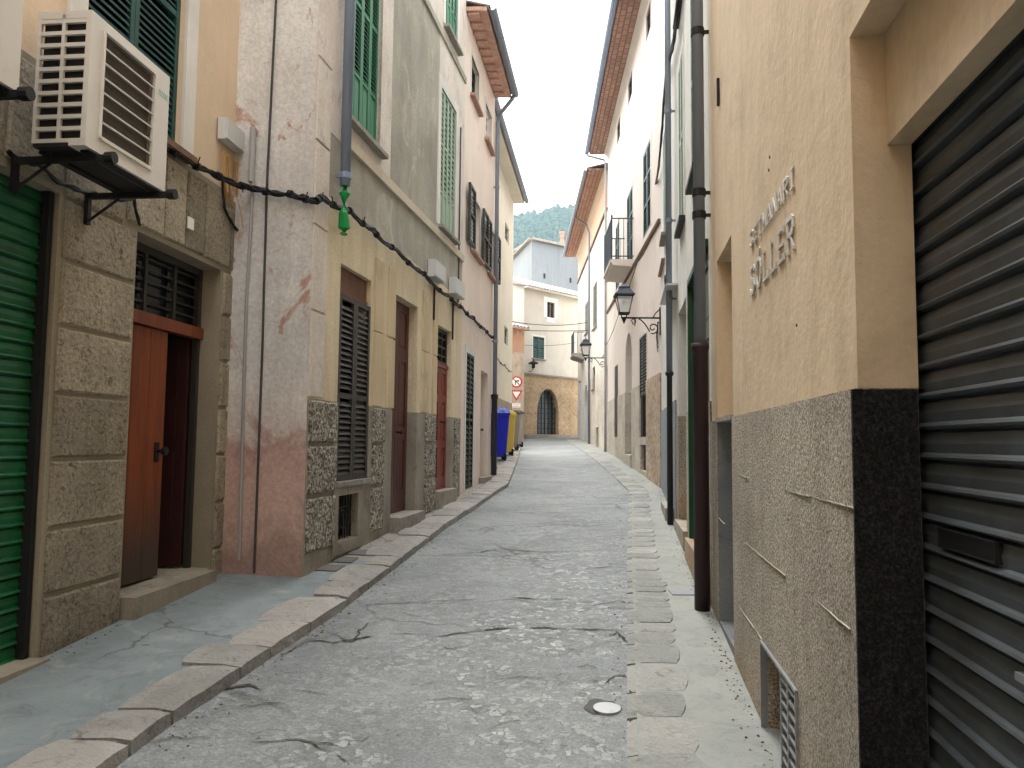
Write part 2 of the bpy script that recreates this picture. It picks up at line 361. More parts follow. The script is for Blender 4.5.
def swin(b, r, k, mat, n0=-.05, depth=.14, surround=None, sw=.12, sill='sill_brown', sproj=.09, glass=True, **kw):
    """shuttered window: a frame part with leaves, pane and sill under it; returns its opening"""
    fm = b.mb(); e = .03
    for q in ((r[0], r[0]+e, r[2], r[3]), (r[1]-e, r[1], r[2], r[3]), (r[0]+e, r[1]-e, r[3]-e, r[3]), (r[0]+e, r[1]-e, r[2], r[2]+e)):
        fm.box(q[0]+.001, q[1]-.001, n0-.06, n0-.001, q[2]+.001, q[3]-.001)
    w = b.part('window', fm, mat)
    leaves(b, w, (r[0]+.005, r[1]-.005, r[2]+.005, r[3]-.005), k, mat, n0, **kw)
    if glass: g = b.mb(); g.box(r[0]+.002, r[1]-.002, n0-.085, n0-.065, r[2]+.002, r[3]-.002); b.part('pane', g, M['glass_dark'], w)
    if surround: b.part('surround', frame_mb(b, r, sw, -.02, .012, 'lrt'), M[surround], w)
    if sill: b.part('sill', sill_mb(b, r, proj=sproj), M[sill], w)
    return (*r, depth)
def casement(b, r, fmat, bars=2, n0=-.12, sill=None, surround=None, sw=.12, cross=2, depth=.2):
    m = b.mb(); e = .045; W_ = r[1]-r[0]
    m.box(r[0]+.001, r[0]+e, n0, n0+.05, r[2]+.001, r[3]-.001); m.box(r[1]-e, r[1]-.001, n0, n0+.05, r[2]+.001, r[3]-.001)
    m.box(r[0]+e, r[1]-e, n0, n0+.05, r[3]-e, r[3]-.001); m.box(r[0]+e, r[1]-e, n0, n0+.05, r[2]+.001, r[2]+e)
    for i in range(1, bars): x = r[0]+W_*i/bars; m.box(x-.02, x+.02, n0+.002, n0+.046, r[2]+e, r[3]-e)
    for i in range(1, cross+1): z = r[2]+(r[3]-r[2])*i/(cross+1); m.box(r[0]+e, r[1]-e, n0+.006, n0+.04, z-.012, z+.012)
    w = b.part('window', m, fmat)
    g = b.mb(); g.box(r[0]+.002, r[1]-.002, n0-.02, n0-.005, r[2]+.002, r[3]-.002); b.part('pane', g, M['glass_dark'], w)
    if sill: b.part('sill', sill_mb(b, r), M[sill], w)
    if surround: b.part('surround', frame_mb(b, r, sw, -.02, .012, 'lrt'), M[surround], w)
    return (*r, depth)
def door_panels(b, r, n0, mat, k=2, panels=3, t=.05, label=None, handle=True):
    """panelled door leaves as one door part with a handle"""
    m = b.mb(); w = (r[1]-r[0])/k
    for i in range(k):
        a0, a1 = r[0]+i*w+.004, r[0]+(i+1)*w-.004; st = min(.1, w*.2)
        m.box(a0, a1, n0-t, n0-.018, r[2], r[3])
        m.box(a0, a0+st, n0-.018, n0, r[2], r[3]); m.box(a1-st, a1, n0-.018, n0, r[2], r[3])
        H = r[3]-r[2]; zz = [0, .1, .34, .4, .72, .78, .96, 1][:8]
        for q in range(0, 8, 2): m.box(a0+st, a1-st, n0-.018, n0-.001, r[2]+H*zz[q], r[2]+H*zz[q+1])
        for q in (1, 3, 5):
            m.block(a0+st+.03, a1-st-.03, n0-.02, n0-.006, r[2]+H*zz[q]+.03, r[2]+H*zz[q+1]-.03, .01)
    d = b.part('door', m, mat)
    if handle:
        h = b.mb(); c = r[0]+w+(.06 if k > 1 else w*-.1); h.tube([(c, n0, r[2]+1.02), (c, n0+.05, r[2]+1.02)], .012); h.tube([(c, n0+.05, r[2]+1.02), (c+.01, n0+.075, r[2]+1.02)], [.03, .022]); b.part('handle', h, M['iron'], d)
    return d
def roller(b, r, n0, mat, pitch, name='roller_shutter', box=True):
    m = b.mb(); pr = []; z = r[2]; K = 8
    z1 = r[3]
    while z < z1:
        h = min(pitch, z1-z)
        for i in range(K):
            t, dn = ((0, -.006), (.05, -.006), (.09, .02), (.16, .027), (.24, .022), (.3, .010), (.6, .014), (.93, .006))[i]; pr.append((n0+dn, z+h*t))
        z += pitch
    pr.append((n0, z1))
    for (na, za), (nb, zb) in zip(pr, pr[1:]): m.quad((r[0], na, za), (r[1], na, za), (r[1], nb, zb), (r[0], nb, zb))
    return b.part(name, m, mat, smooth=False)
def eave(b, s0, s1, z, over, mat_soffit='soffit_brick', tile='tile_dark', gutter=None, rise=.14, rows=None, cove=None, fascia=True, t=.05):
    """roof edge: a soffit slab, tile courses with round ends, optional cove and gutter"""
    m = b.mb(); m.prism([(0, z), (over, z-.02), (over, z+t), (0, z+t+.02)], s0, s1)
    rf = b.part('eave', m, M[mat_soffit])
    if rows:                                       # protruding flat tiles seen from below
        m = b.mb(); x = s0+.05
        while x < s1-.1:
            m.box(x, x+rows*.55, .02, over*.62, z-.045, z-.012); x += rows
        b.part('rafter', m, M['terracotta'], rf)
    m = b.mb(); x = s0+.1; K = 6
    while x < s1-.05:                              # cover tiles, as half tubes with open ends
        P0 = [(x+.085*math.cos(math.pi*i/K), .07*math.sin(math.pi*i/K)) for i in range(K+1)]
        for (a, h), (a2, h2) in zip(P0, P0[1:]):
            m.quad((a, over+.05, z+t+.005+h), (a2, over+.05, z+t+.005+h2), (a2, -1.6, z+t+rise*4+h2), (a, -1.6, z+t+rise*4+h))
        x += .21
    m.prism([(over+.02, z+t+.004), (over+.02, z+t+.02), (-1.6, z+t+.02+rise*4), (-1.6, z+t+.002+rise*4)], s0, s1)
    b.part('roof_tiles', m, M[tile])
    if cove:
        m = b.mb(); K = 6; pr = [(.001, z-.2)]+[(over*.22*(1-math.cos(math.pi/2*i/K)), z-.2+.18*math.sin(math.pi/2*i/K)) for i in range(K+1)]+[(.001, z-.021)]
        m.prism(pr, s0, s1); b.part('cornice', m, M[cove], rf)
    if gutter:
        m = b.mb(); K = 8; pr = [(over+.09-.075*math.cos(math.pi*i/K), z+.05-.075*math.sin(math.pi*i/K)) for i in range(K+1)]
        pi = [(over+.09-.066*math.cos(math.pi*i/K), z+.05-.066*math.sin(math.pi*i/K)) for i in range(K+1)]
        m.prism(pr+pi[::-1], s0, s1); b.part('gutter', m, M[gutter], rf)
    return rf
def pipe(b, pts, r, mat, name='downpipe', collars=(), label=None, cmat=None, parent=None):
    m = b.mb(); m.tube(pts, r, 12)
    p = b.part(name, m, M[mat], parent or b.o, smooth=True, label=label)
    if collars:
        for c in collars:
            m = b.mb(); a, n = c[0], c[1]; m.tube([(a, n, c[2]-.03), (a, n, c[2]+.03)], r*1.18 if not hasattr(r, '__len__') else r[0]*1.18, 12)
            m.box(a-.012, a+.012, 0.001, n-.01, c[2]-.012, c[2]+.012); b.part('collar', m, M[cmat or mat], p)
    return p
def bundle(pts, k=5, r=.011, spread=.028, wob=.02, seg=10, seed=1, ties=True):
    """twisted cable bundle along world points, sagging a little between them"""
    rnd = random.Random(seed); P = []
    for a, c in zip(pts, pts[1:]):
        for i in range(seg):
            t = i/seg; p = a.lerp(c, t); p.z -= .03*math.sin(math.pi*t)*(a-c).length; P.append(p)
    P.append(pts[-1]); mb = MB()
    for j in range(k):
        ph = rnd.random()*6.28; fq = rnd.uniform(.5, 1.3); Q = []
        for i, p in enumerate(P):
            s_ = spread*(.6+.6*mnoise.noise(Vector((i*.21, j*3.1, seed)))); a = ph+fq*i*.55
            Q.append(p+Vector((0, 0, 1))*math.sin(a)*s_+Vector((.8, .6, 0))*math.cos(a)*s_*.5+Vector((0, 0, mnoise.noise(Vector((i*.3, j, seed))))) * wob)
        mb.tube(Q, r, 6)
    if ties:
        for i in range(4, len(P)-1, 6):
            p = P[i]; t = (P[i+1]-P[i-1]).normalized(); mb.tube([p-t*.02, p+t*.02], spread*1.25, 8)
            if rnd.random() < .5: mb.tube([p, p+Vector((rnd.uniform(-.03, .03), 0, rnd.choice((-1, 1))*rnd.uniform(.05, .09)))], .006, 4)
    return mb
# ================================================================== LEFT SIDE
# ---- sandstone house with the roller door, near left
b = Bld('stone_front_house', 'near left house with blocky sandstone ground floor under pale orange plaster', 'house', (-3.927, -6), (-2.61, 7.17), -1)
L1 = b
d0 = b.rect((137.5,231), (209,577)); g0 = b.at(41,535)[0]; gz = b.at(62,194)[1]; gar = [g0-2.5, g0, b.g(g0-1)-.3, gz]
zs = b.at(167,150)[1]                                   # top of the stone
w0 = b.rect((84,60), (182,133)); w0[3] = w0[2]+2.1; w0[2] = zs+.04
w2 = [w0[0]-2.6, w0[1]-2.9, w0[2], w0[3]]
HT = 10.2
door_base = b.g(d0[0])+.16
d0[2] = door_base
m = b.mb(); wall(m, 0, b.L, -1.2, zs, [(*gar, .12), (d0[0], d0[1], -.6, d0[3], .23)]); b.part('stone_wall', m, M['stone_joint'])
m = b.mb(); wall(m, 0, b.L, zs, HT, [(*w0, .16), (*w2, .16)], n=-.012); b.part('plaster_wall', m, M['orange_plaster'])
shell(b, 0, b.L, HT, M['orange_plaster'])
# tooled blocks: pier courses either side of the door, lintel voussoirs over it
m = b.mb(); ys = [194, 257, 323.5, 392, 460, 531, 600]
zc = [b.at(58-(y-194)*.065, y)[1] for y in ys]; zc.append(-.6)
j = .013
def bl(a0, a1, z0, z1): m.block(a0+j, a1-j, -.02, .022, z0+j, z1-j, .014)
for z1, z0 in zip(zc, zc[1:]):
    bl(gar[1]+.03, d0[0]-.02, max(z0, b.g(gar[1])-.05) if z0 < 0 else z0, z1); bl(d0[1]+.03, b.L-.02, z0, z1)
for z1, z0 in zip(zc, zc[1:]):
    bl(gar[0]-.75, gar[0]-.03, z0, z1); bl(gar[0]-1.7, gar[0]-.76, z0, z1)
top = zs-.04
bl(gar[1]+.03, d0[0]-.18, zc[0], top)
xs = [d0[0]-.16]+[d0[0]+.02+i*(d0[1]-d0[0]-.04)/4 for i in (1, 2, 3)]+[d0[1]+.14, b.L-.02]
for i, (a, c) in enumerate(zip(xs, xs[1:])):
    bl(a, c, d0[3]+.03 if i < 4 else zc[0]+.02, top)
x = gar[0]-1.7
while x < gar[1]-.2: bl(x, min(x+.62, gar[1]+.02), gar[3]+.05, top); x += .62
x = 0
while x < gar[0]-1.75:
    for z1, z0 in zip([top]+zc, zc): bl(x, min(x+.8, gar[0]-1.72), z0, z1)
    x += .8
b.part('stone_facing', m, M['stone_l1'])
roller(b, (gar[0]+.002, gar[1]-.002, gar[2]+.25, gar[3]), -.1, M['green_roller'], .1)
m = b.mb(); m.box(gar[0], gar[1]+.0, -.1, .1, -1, b.g(gar[1]-.3)+.03); b.part('threshold', m, M['stone_smooth'])
for x in (gar[0]+.01, gar[1]-.05): m = b.mb(); m.box(x, x+.04, -.11, -.03, gar[2]+.1, gar[3]-.002); b.part('guide_rail', m, M['iron'])
# door: transom, one closed leaf, one leaf swung in
tz = b.at(134.5,303)[1]
N0 = -.17
m = b.mb(); m.box(d0[0]+.001, d0[1]-.001, N0-.06, N0+.03, tz-.1, tz-.0); df = b.part('door_frame', m, M['door_orange'])
m = b.mb()
for q in ((d0[0]+.001, d0[0]+.05), (d0[1]-.05, d0[1]-.001)): m.box(*q, N0-.05, N0, door_base, d0[3]-.002)
m.box(d0[0]+.05, d0[1]-.05, N0-.05, N0, d0[3]-.06, d0[3]-.002)
for i in (1, 2): x = d0[0]+(d0[1]-d0[0])*i/3; m.box(x-.02, x+.02, N0-.045, N0-.01, tz, d0[3]-.06)
for i in range(1, 6): z = tz+(d0[3]-tz)*i/6; m.box(d0[0]+.05, d0[1]-.05, N0-.04, N0-.02, z-.006, z+.006)
b.part('transom_frame', m, M['black_shutter'], df)
m = b.mb(); m.box(d0[0]+.01, d0[1]-.01, N0-.09, N0-.07, tz, d0[3]-.003); b.part('transom_pane', m, M['glass_dark'], df)
mid = b.at(160,400,-.22)[0]
m = b.mb(); a = d0[0]+.05; w = (mid-a)/3
for i in range(3): m.box(a+i*w+.002, a+(i+1)*w-.002, N0-.05, N0-.005, door_base+.02, tz-.11)
ld = b.part('door', m, M['door_orange_w'], label='closed orange-brown wooden door leaf')
hz = b.at(142,452)[1]
m = b.mb(); c = mid-.1; m.tube([(c, N0-.01, hz), (c, N0+.045, hz)], .014); m.tube([(c, N0+.04, hz), (c, N0+.055, hz), (c, N0+.085, hz), (c, N0+.09, hz)], [.018, .034, .034, .01], 12)
m.box(c-.03, c+.03, N0-.005, N0+.005, hz-.09, hz+.07); b.part('handle', m, M['iron'], ld)
m = b.mb(); x1 = d0[1]-.06
m.box(x1-.045, x1, N0-.8, N0-.06, door_base+.02, tz-.11)
for z in (.25, 1.15): m.box(x1-.06, x1-.046, N0-.72, N0-.14, door_base+z, door_base+z+.75)
b.part('door', m, M['maroon_dark'], label='dark red-brown door leaf swung inwards')
m = b.mb(); m.box(d0[0]-.1, d0[1]+.05, -1.4, -.265, -.6, door_base); m.box(d0[0]+.002, d0[1]-.002, -.265, .0, -.6, door_base-.003); b.part('hall_floor', m, M['stone_smooth'])
m = b.mb(); m.box(d0[0]-.0, d0[1]-.1, .0235, .12, -.8, door_base-.001); m.box(d0[0]+.002, d0[1]-.002, -.0, .0235, -.8, door_base-.004); b.part('doorstep', m, M['stone_smooth'])
# passage walls behind the open leaf
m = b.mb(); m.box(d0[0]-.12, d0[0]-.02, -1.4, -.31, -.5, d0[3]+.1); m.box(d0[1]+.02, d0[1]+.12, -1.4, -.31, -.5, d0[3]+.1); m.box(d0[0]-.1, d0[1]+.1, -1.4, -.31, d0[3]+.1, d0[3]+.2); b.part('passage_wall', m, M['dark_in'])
for w in (w0, w2): swin(b, w, 2, M['green_dark'], n0=-.09, surround='white_plaster', sw=.17, sill='sill_brown', sproj=.1, slat=.055, rails=(.5,), depth=.16)
eave(b, 0, b.L, HT+.22, .5, tile='tile_dark')

# air conditioners on brackets
def make_ac(label):
    W_, H, D = .8, .78, .32
    t = thing('air_conditioner', label, 'air conditioner', group='air conditioners on the left stone house')
    m = MB(-1); e = .02                                          # local: x along street, n outward
    def rb(a0, a1, n0, n1, z0, z1, c):                            # box with rounded vertical + horizontal front edges
        m.prism([(n0, z0), (n1-c, z0), (n1-c*.3, z0+c*.3), (n1, z0+c), (n1, z1-c), (n1-c*.3, z1-c*.3), (n1-c, z1), (n0, z1)], a0, a1)
    gx0, gx1, gz0, gz1 = .12, .62, .1, .71
    # front skin as four pieces round the grille well, then body sides
    for q in ((0, gx0, 0, H), (gx1, W_, 0, H), (gx0, gx1, 0, gz0), (gx0, gx1, gz1, H)): m.box(q[0], q[1], D-.03, D, q[2], q[3])
    m.box(0, W_, D-.1, D-.031, 0, .02); m.box(0, W_, 0, D-.03, H-.02, H); m.box(W_-.02, W_, 0, D-.031, .02, H-.02)
    sx = [.02, .145, .165, .29]; rows = 10
    m.box(0, .018, 0, sx[0], .02, H-.02); m.box(0, .018, sx[1], sx[2], .02, H-.02); m.box(0, .018, sx[3], D-.031, .02, H-.02)
    for i in range(rows+1):
        z = .03+i*(H-.09)/rows; m.box(0, .018, sx[0], sx[1], z-.01, z+.012); m.box(0, .018, sx[2], sx[3], z-.01, z+.012)
    m.box(0, .018, sx[0], sx[3], H-.045, H-.02)
    m.build('casing', M['ac_white'], t)
    m = MB(-1); m.box(.03, W_-.03, .02, D-.05, .03, H-.03); m.build('coil', M['ac_dark'], t)
    m = MB(-1); m.box(.005, W_-.005, .004, D-.032, .001, .018); m.build('drip_tray', M['ac_dark'], t)
    m = MB(-1); m.box(gx0-.002, gx1+.002, D-.045, D-.034, gz0-.002, gz1+.002); m.build('grille_backing', M['ac_brown'], t)
    m = MB(-1)
    for i in range(44): z = gz0+(i+.5)*(gz1-gz0)/44; m.box(gx0, gx1, D-.012, D-.007, z-.0018, z+.0018)
    gr = m.build('fan_grille', M['ac_brown'], t)
    m = MB(-1)
    for i in range(1, 7): z = gz0+i*(gz1-gz0)/7; m.box(gx0, gx1, D-.008, D+.004, z-.004, z+.004)
    for q in ((gx0-.012, gx0, gz0-.012, gz1+.012), (gx1, gx1+.012, gz0-.012, gz1+.012), (gx0, gx1, gz0-.02, gz0), (gx0, gx1, gz1, gz1+.012)): m.box(q[0], q[1], D-.001, D+.012, q[2], q[3])
    m.build('grille_bar', M['ac_white'], gr)
    m = MB(-1); K = 24; c = ((gx0+gx1)/2, (gz0+gz1)/2)
    for i in range(5):
        a = i*2*math.pi/5
        m.slab([(c[0]+.05*math.cos(a), c[1]+.05*math.sin(a)), (c[0]+.22*math.cos(a-.2), c[1]+.22*math.sin(a-.2)), (c[0]+.22*math.cos(a+.5), c[1]+.22*math.sin(a+.5))], D-.045, D-.035)
    m.tube([(c[0], D-.05, c[1]), (c[0], D-.03, c[1])], .055, 16); m.build('fan', M['ac_brown'], t)
    m = MB(-1)
    for i in range(6): m.stroke([(.68+i*.018, .62), (.685+i*.018, .645)], .006, D+.0005, D+.0015)
    m.stroke([(.675, .612), (.79, .612)], .003, D+.0005, D+.0015); m.build('print', M['teal'], t)
    for x in (.1, .74):
        m = MB(-1); m.box(x, x+.035, -.2, D+.06, -.05, -.015); m.box(x, x+.035, -.2, -.17, -.22, -.05)
        m.tube([(x+.0175, D+.05, -.03), (x+.0175, D+.1, -.03)], .034, 10)
        m.tube([(x+.0175, -.18, -.2), (x+.0175, .04, -.045)], .009, 6); m.build('bracket', M['iron'], t)
    m = MB(-1); m.box(0.06, .8, .0, .05, -.016, -.0015); m.box(.06, .8, D-.07, D-.02, -.016, -.0015); m.build('mounting_rail', M['iron'], t)
    return t
ac = make_ac('whole boxy white air conditioner with brown fan grille beside the dark green shutters')
s_, z_ = b.at(85,145,.22+.32)
def put(o, b, s_, n, z): p = b.W(s_, n, z); o.location = p; o.rotation_euler = (0, 0, math.atan2(b.d.y, b.d.x))
put(ac, b, s_, .22, z_)
ac2 = copy_tree(ac); ac2['label'] = 'white air conditioner cut off by the view, above the green roller door'
s2, z2 = b.at(26,97,.22+.32); put(ac2, b, s2-.85, .22, z2)
# meter box, pipes, plate
def tbox(b, lt, rb, n1, mat, name, label, cat, group=None, c=.012):
    r = b.rect(lt, rb); cx, cz = (r[0]+r[1])/2, r[2]
    t = thing(name, label, cat, b.W(cx, 0, cz), math.atan2(b.d.y, b.d.x), group); w = (r[1]-r[0])/2; h = r[3]-r[2]
    m = MB(b.side); m.block(-w, w, .002, n1-.012, 0, h, c); m.build('box_body', mat, t)
    m = MB(b.side); m.block(-w+.006, w-.006, n1-.012, n1, .006, h-.006, .004); m.build('cover', mat, t); return t
tbox(b, (218,117), (241,158), .09, M['pvc'], 'meter_box', 'flat white plastic box on pale orange plaster above loose ochre conduits', 'meter box')
m = b.mb()
for i, px in enumerate((221, 226, 233)):
    a, z = b.at(px, 152+i*5); m.tube([(a, .03, z), (a+.01*i, .035, z-.22), (a+.08, .03, z-.42)], .014, 6)
tag(b.part('conduit', m, M['conduit_ochre']), 'loose ochre conduits hanging under the flat white box', 'conduit').parent = None
o = bpy.data.objects['conduit']; o.matrix_world = b.o.matrix_basis.copy()
r = b.rect((185,219), (190,231)); t = thing('wall_plate', 'tiny white square plate on the sandstone over the open door', 'plate', b.W((r[0]+r[1])/2, .022, r[2]), math.atan2(b.d.y, b.d.x))
m = MB(-1); m.block(-.045, .045, 0, .012, 0, .1, .004); m.stroke([(0, .03), (0, .075)], .01, .0121, .013); m.build('plate', M['white'], t)

# ---- ochre and grey house with the mottled end wall
C = ground_at(302,577).xy; E2 = ground_at(455,498).xy; dv = (E2-C).normalized()
b = Bld('ochre_shutter_house', 'left house with mottled end wall, ochre ground floor and green shutters above', 'house', C, C+dv*(E2-C).length, -1)
L2 = b; sE = b.at(460,420)[0]; LL = sE; HT = 10.8
zA = b.at(306,398)[1]; zB = b.at(341,206)[1]; zb0 = b.at(341,142)[1]; zb1 = b.at(341,131)[1]; zc1 = b.at(460,68)[1]
A_ = b.rect((349,0), (379,153)); A_[0] = b.at(347,60)[0]; A_[3] = A_[2]+2.25
B_ = b.rect((441.5,87), (454,241)); C_ = b.rect((445.5,0), (457,51)); C_[3] = C_[2]+2.0
A2 = [A_[0], A_[1], C_[2], C_[3]]
D_ = b.rect((341,263), (367,478)); S_ = b.rect((336,496), (355,536)); E_ = b.rect((394,293), (414,512)); F_ = b.rect((437,324), (449,492))
E_[2] = b.g(E_[1])+.12; F_[2] = b.at(432,492)[1]
ops = [(*D_, .16), (*S_, .2), (E_[0], E_[1], -1, E_[3], .28), (F_[0], F_[1], -1, F_[3], .24)]
m = b.mb(); wall(m, 0, LL, zA, zB, ops, d=.34); b.part('ground_floor_wall', m, M['ochre_l2'])
m = b.mb(); wall(m, 0, LL, zB, zb0 if 0 else zb0, [], n=-.004, d=.33); b.part('cement_strip', m, M['grey_cement'])
m = b.mb(); wall(m, b.at(341,140)[0], LL, zb0, zb1, [], n=.035, d=.37); b.part('string_course', m, M['beige_band'])
x1 = b.at(391,120)[0]; x2 = b.at(438,150)[0]; x0 = b.at(341,60)[0]
for k_, (a, c, z0, z1, mt, nn) in enumerate(((0, x0, zb1, HT, 'pale_strip', 0), (x0, x1, zb1, zb1+2.45, 'pale_strip', .004), (x1, x2, zb1, zc1-.1, 'grey_cement', -.004), (x2, LL, zb1, zc1-.1, 'pale_strip', .004),
        (x0, x1, zb1+2.45, zc1-.1, 'grey_cement', -.004), (x0, LL, zc1, HT, 'pale_strip', .0))):
    m = b.mb(); wall(m, a, c, z0, z1, [(*A_, .16), (*B_, .14), (*C_, .14), (*A2, .14)], n=nn); b.part('upper_wall', m, M[mt])
m = b.mb(); wall(m, 0, b.at(341,140)[0]-.001, zb0, zb1, [], n=0, d=.33); b.part('corner_strip', m, M['pale_strip'])
m = b.mb(); wall(m, x0, LL, zc1-.1, zc1, [], n=.03, d=.35); b.part('string_course', m, M['grey_cement'])
shell(b, 0, LL, HT, M['mottled'], n=-.36)
# end wall seen face on, from the corner back to the sandstone house
LW = [o for o in b.o.children if o.name.startswith('side_wall')][0]
m = b.mb(); dth = 1.1
m.box(-.012, .005, -dth, -.0, -1.2, HT-.002); b.part('end_wall', m, M['mottled'])
# quoins and joints on the corner strip
m = b.mb(); xq = b.at(325,300)[0]; z = zA+.02
while z < 8.5: m.block(.004, xq-.004, -.01, .014, z, z+.78, .006); z += .8
b.part('quoin', m, M['pale_strip'])
# plinth: bossed panels, bottom course
zp = [b.at(304,y)[1] for y in (398, 445, 498, 556)]
zp0 = b.at(305,450)[1]-b.at(304,445)[1]
xa = b.at(334,440)[0]
m = b.mb(); wall(m, 0, LL, -1.5, zA-.001, ops, n=.012, d=.35); b.part('plinth', m, M['plinth_l2'])
x3, x4 = b.at(371,440)[0], b.at(382,440)[0]
for a0, a1 in ((.01, xa), (x3, x4), (b.at(424,430)[0], b.at(434,430)[0]), (F_[1]+.2, F_[1]+.5)):
    m = b.mb()
    for z1, z0 in zip(zp, zp[1:]):
        nn = max(1, round((z1-z0)/.6))
        for q in range(nn): m.block(a0, a1, 0, .04, z0+(z1-z0)*q/nn+.025, z0+(z1-z0)*(q+1)/nn-.012, .016)
    b.part('bossed_panel', m, M['boss'])
# pilaster strips and joints over the plinth
for px0, px1, mt in ((372.5, 381, 0), (386, 393, 0), (409+12, 428, 0), (428+4, 436, 0)):
    a0, a1 = b.at(px0, 380)[0], b.at(px1, 380)[0]; z = zA+.0; m = b.mb()
    while z < zB-.3: m.block(a0, a1, 0, .02, z+.01, min(z+.84, zB-.02), .006); z += .85
    b.part('pilaster', m, M['ochre_white'])
# dark shutter door with brown board over it
pz = b.at(341,292)[1]
m = b.mb(); m.box(D_[0]+.002, D_[1]-.002, -.1, -.06, pz, D_[3]-.002); m.box(D_[0]+.002, D_[1]-.002, -.06, -.045, pz, pz+.05); wn = b.part('window', m, M['panel_brown'])
leaves(b, wn, (D_[0]+.004, D_[1]-.004, D_[2]+.004, pz-.004), 2, M['black_shutter'], -.035, slat=.058, rails=(.44,), st=.055)
m = b.mb(); m.box(D_[0]-.02, D_[1]+.02, -.04, .05, D_[2]-.05, D_[2]-.002); b.part('sill', m, M['sill_grey'], wn)
m = frame_mb(b, S_, .12, .0, .03); ww = b.part('basement_window', m, M['stone_smooth'])
m = b.mb(); n_ = 7
for i in range(n_+1): x = S_[0]+.02+(S_[1]-S_[0]-.04)*i/n_; m.tube([(x, -.05, S_[2]), (x, -.05, S_[3])], .008, 6)
for q in (.25, .7): z = S_[2]+(S_[3]-S_[2])*q; m.box(S_[0], S_[1], -.056, -.044, z-.008, z+.008)
cx, cz = (S_[0]+S_[1])/2, S_[2]+.2
m.tube([(cx+.09*math.cos(t*.5), -.04, cz+.09*math.sin(t*.5)) for t in range(14)], .008, 6); b.part('grille', m, M['iron'], ww)
m = b.mb(); m.box(S_[0]+.002, S_[1]-.002, -.19, -.15, S_[2]+.002, S_[3]-.002); b.part('pane', m, M['ac_dark'], ww)
door_panels(b, (E_[0]+.004, E_[1]-.004, E_[2], E_[3]-.004), -.12, M['door_brown'], k=2)
m = b.mb(); m.box(E_[0]-.02, E_[1]+.02, -.27, .15, -.6, E_[2]-.002); b.part('doorstep', m, M['sill_grey'])
tz = b.at(437,361)[1]
dd = door_panels(b, (F_[0]+.004, F_[1]-.004, F_[2], tz-.06), -.06, M['door_red'], k=2)
m = b.mb(); m.box(F_[0]+.002, F_[1]-.002, -.12, -.04, tz-.058, tz); b.part('transom_bar', m, M['door_red'], dd)
casement(b, (F_[0], F_[1], tz+.002, F_[3]), M['black_shutter'], bars=3, n0=-.12, cross=3)
m = b.mb(); m.box(F_[0]-.06, F_[1]+.1, -.23, .1, -.6, F_[2]-.002); b.part('doorstep', m, M['plinth_l2'])
swin(b, A_, 4, M['green_shutter'], n0=-.07, surround='pale_strip', sw=.14, sill='sill_grey', slat=.052, panel=.62, rails=(.62,), st=.035)
swin(b, B_, 4, M['green_pale'], n0=-.04, surround='white_plaster', sw=.15, sill='sill_grey', slat=.085, panel=.55, rails=(.6,), st=.04)
for q in (C_, A2): swin(b, q, 4, M['green_shutter'], n0=-.05, surround='white_plaster', sill='sill_grey', slat=.06, panel=.5, rails=(.6,), st=.04)
eave(b, 0, LL, HT+.22, .5, rows=.3)
# downpipe with the green plastic foot
pa = b.at(339.5,40)[0]; zt = b.at(335,186)[1]; z2_ = b.at(332,233)[1]
pp = pipe(b, [(pa, .1, HT), (pa, .1, zt)], .052, 'pipe_blue', collars=[(pa, .1, zt+.1), (pa, .1, zt+2.2)])
m = b.mb(); m.tube([(pa, .1, zt+.02), (pa, .1, zt-.08), (pa-.01, .1, zt-.12), (pa-.02, .1, zt-.28), (pa+.01, .1, z2_+.06), (pa, .1, z2_)], [.054, .056, .036, .045, .06, .04], 10); b.part('green_sleeve', m, M['green_plastic'], pp)
# conduits on the end wall
m = MB()
def endw(px, py, off=.02):                            # point on the end wall
    q = Bld.__new__(Bld); q.A = C; q.d = b.nrm*-1; q.nrm = b.d*-1; q.z = b.z; q.side = 1
    a, z = Bld.at(q, px, py, off+.012); p = q.A+q.d*a+q.nrm*(off+.012); return Vector((p.x, p.y, z+b.z))
m.tube([endw(281,-60), endw(276,0), endw(267,182), endw(262,360), endw(254,573)], .011, 6); o = m.build('wall_conduit', M['conduit_dark'])
tag(o, 'thin dark conduit down the middle of the mottled end wall', 'conduit', 'conduits on the mottled end wall')
m = MB(); m.tube([endw(253,180,.03), endw(246,310,.03), endw(239,560,.03)], .014, 6); m.tube([endw(253,128,.04), endw(251,182,.035)], .03, 8); o = m.build('wall_conduit', M['conduit'])
tag(o, 'pale grey conduit in the corner between the sandstone and the mottled plaster', 'conduit', 'conduits on the mottled end wall')
# white boxes on the wall and the cable bundle
tbox(b, (428,259), (438,284), .12, M['pvc'], 'meter_box', 'white upright box on grey cement just above the cable bundle, the nearer of two', 'meter box')
tbox(b, (449,277), (458,300), .12, M['pvc'], 'meter_box', 'white upright box beside the pink house, the farther of two above the cable bundle', 'meter box')
pa = b.at(458,240)[0]
pipe(b, [(pa, .02, zc1-1.), (pa, .02, zB-.1)], .012, 'conduit_dark', name='cable_drop')
for px, y0, y1 in ((433, 284, 320), (452, 300, 340)):
    a = b.at(px, 300)[0]; pipe(b, [(a, .02, b.at(px, y0)[1]), (a, .02, b.at(px, y1)[1])], .014, 'iron', name='cable_drop')

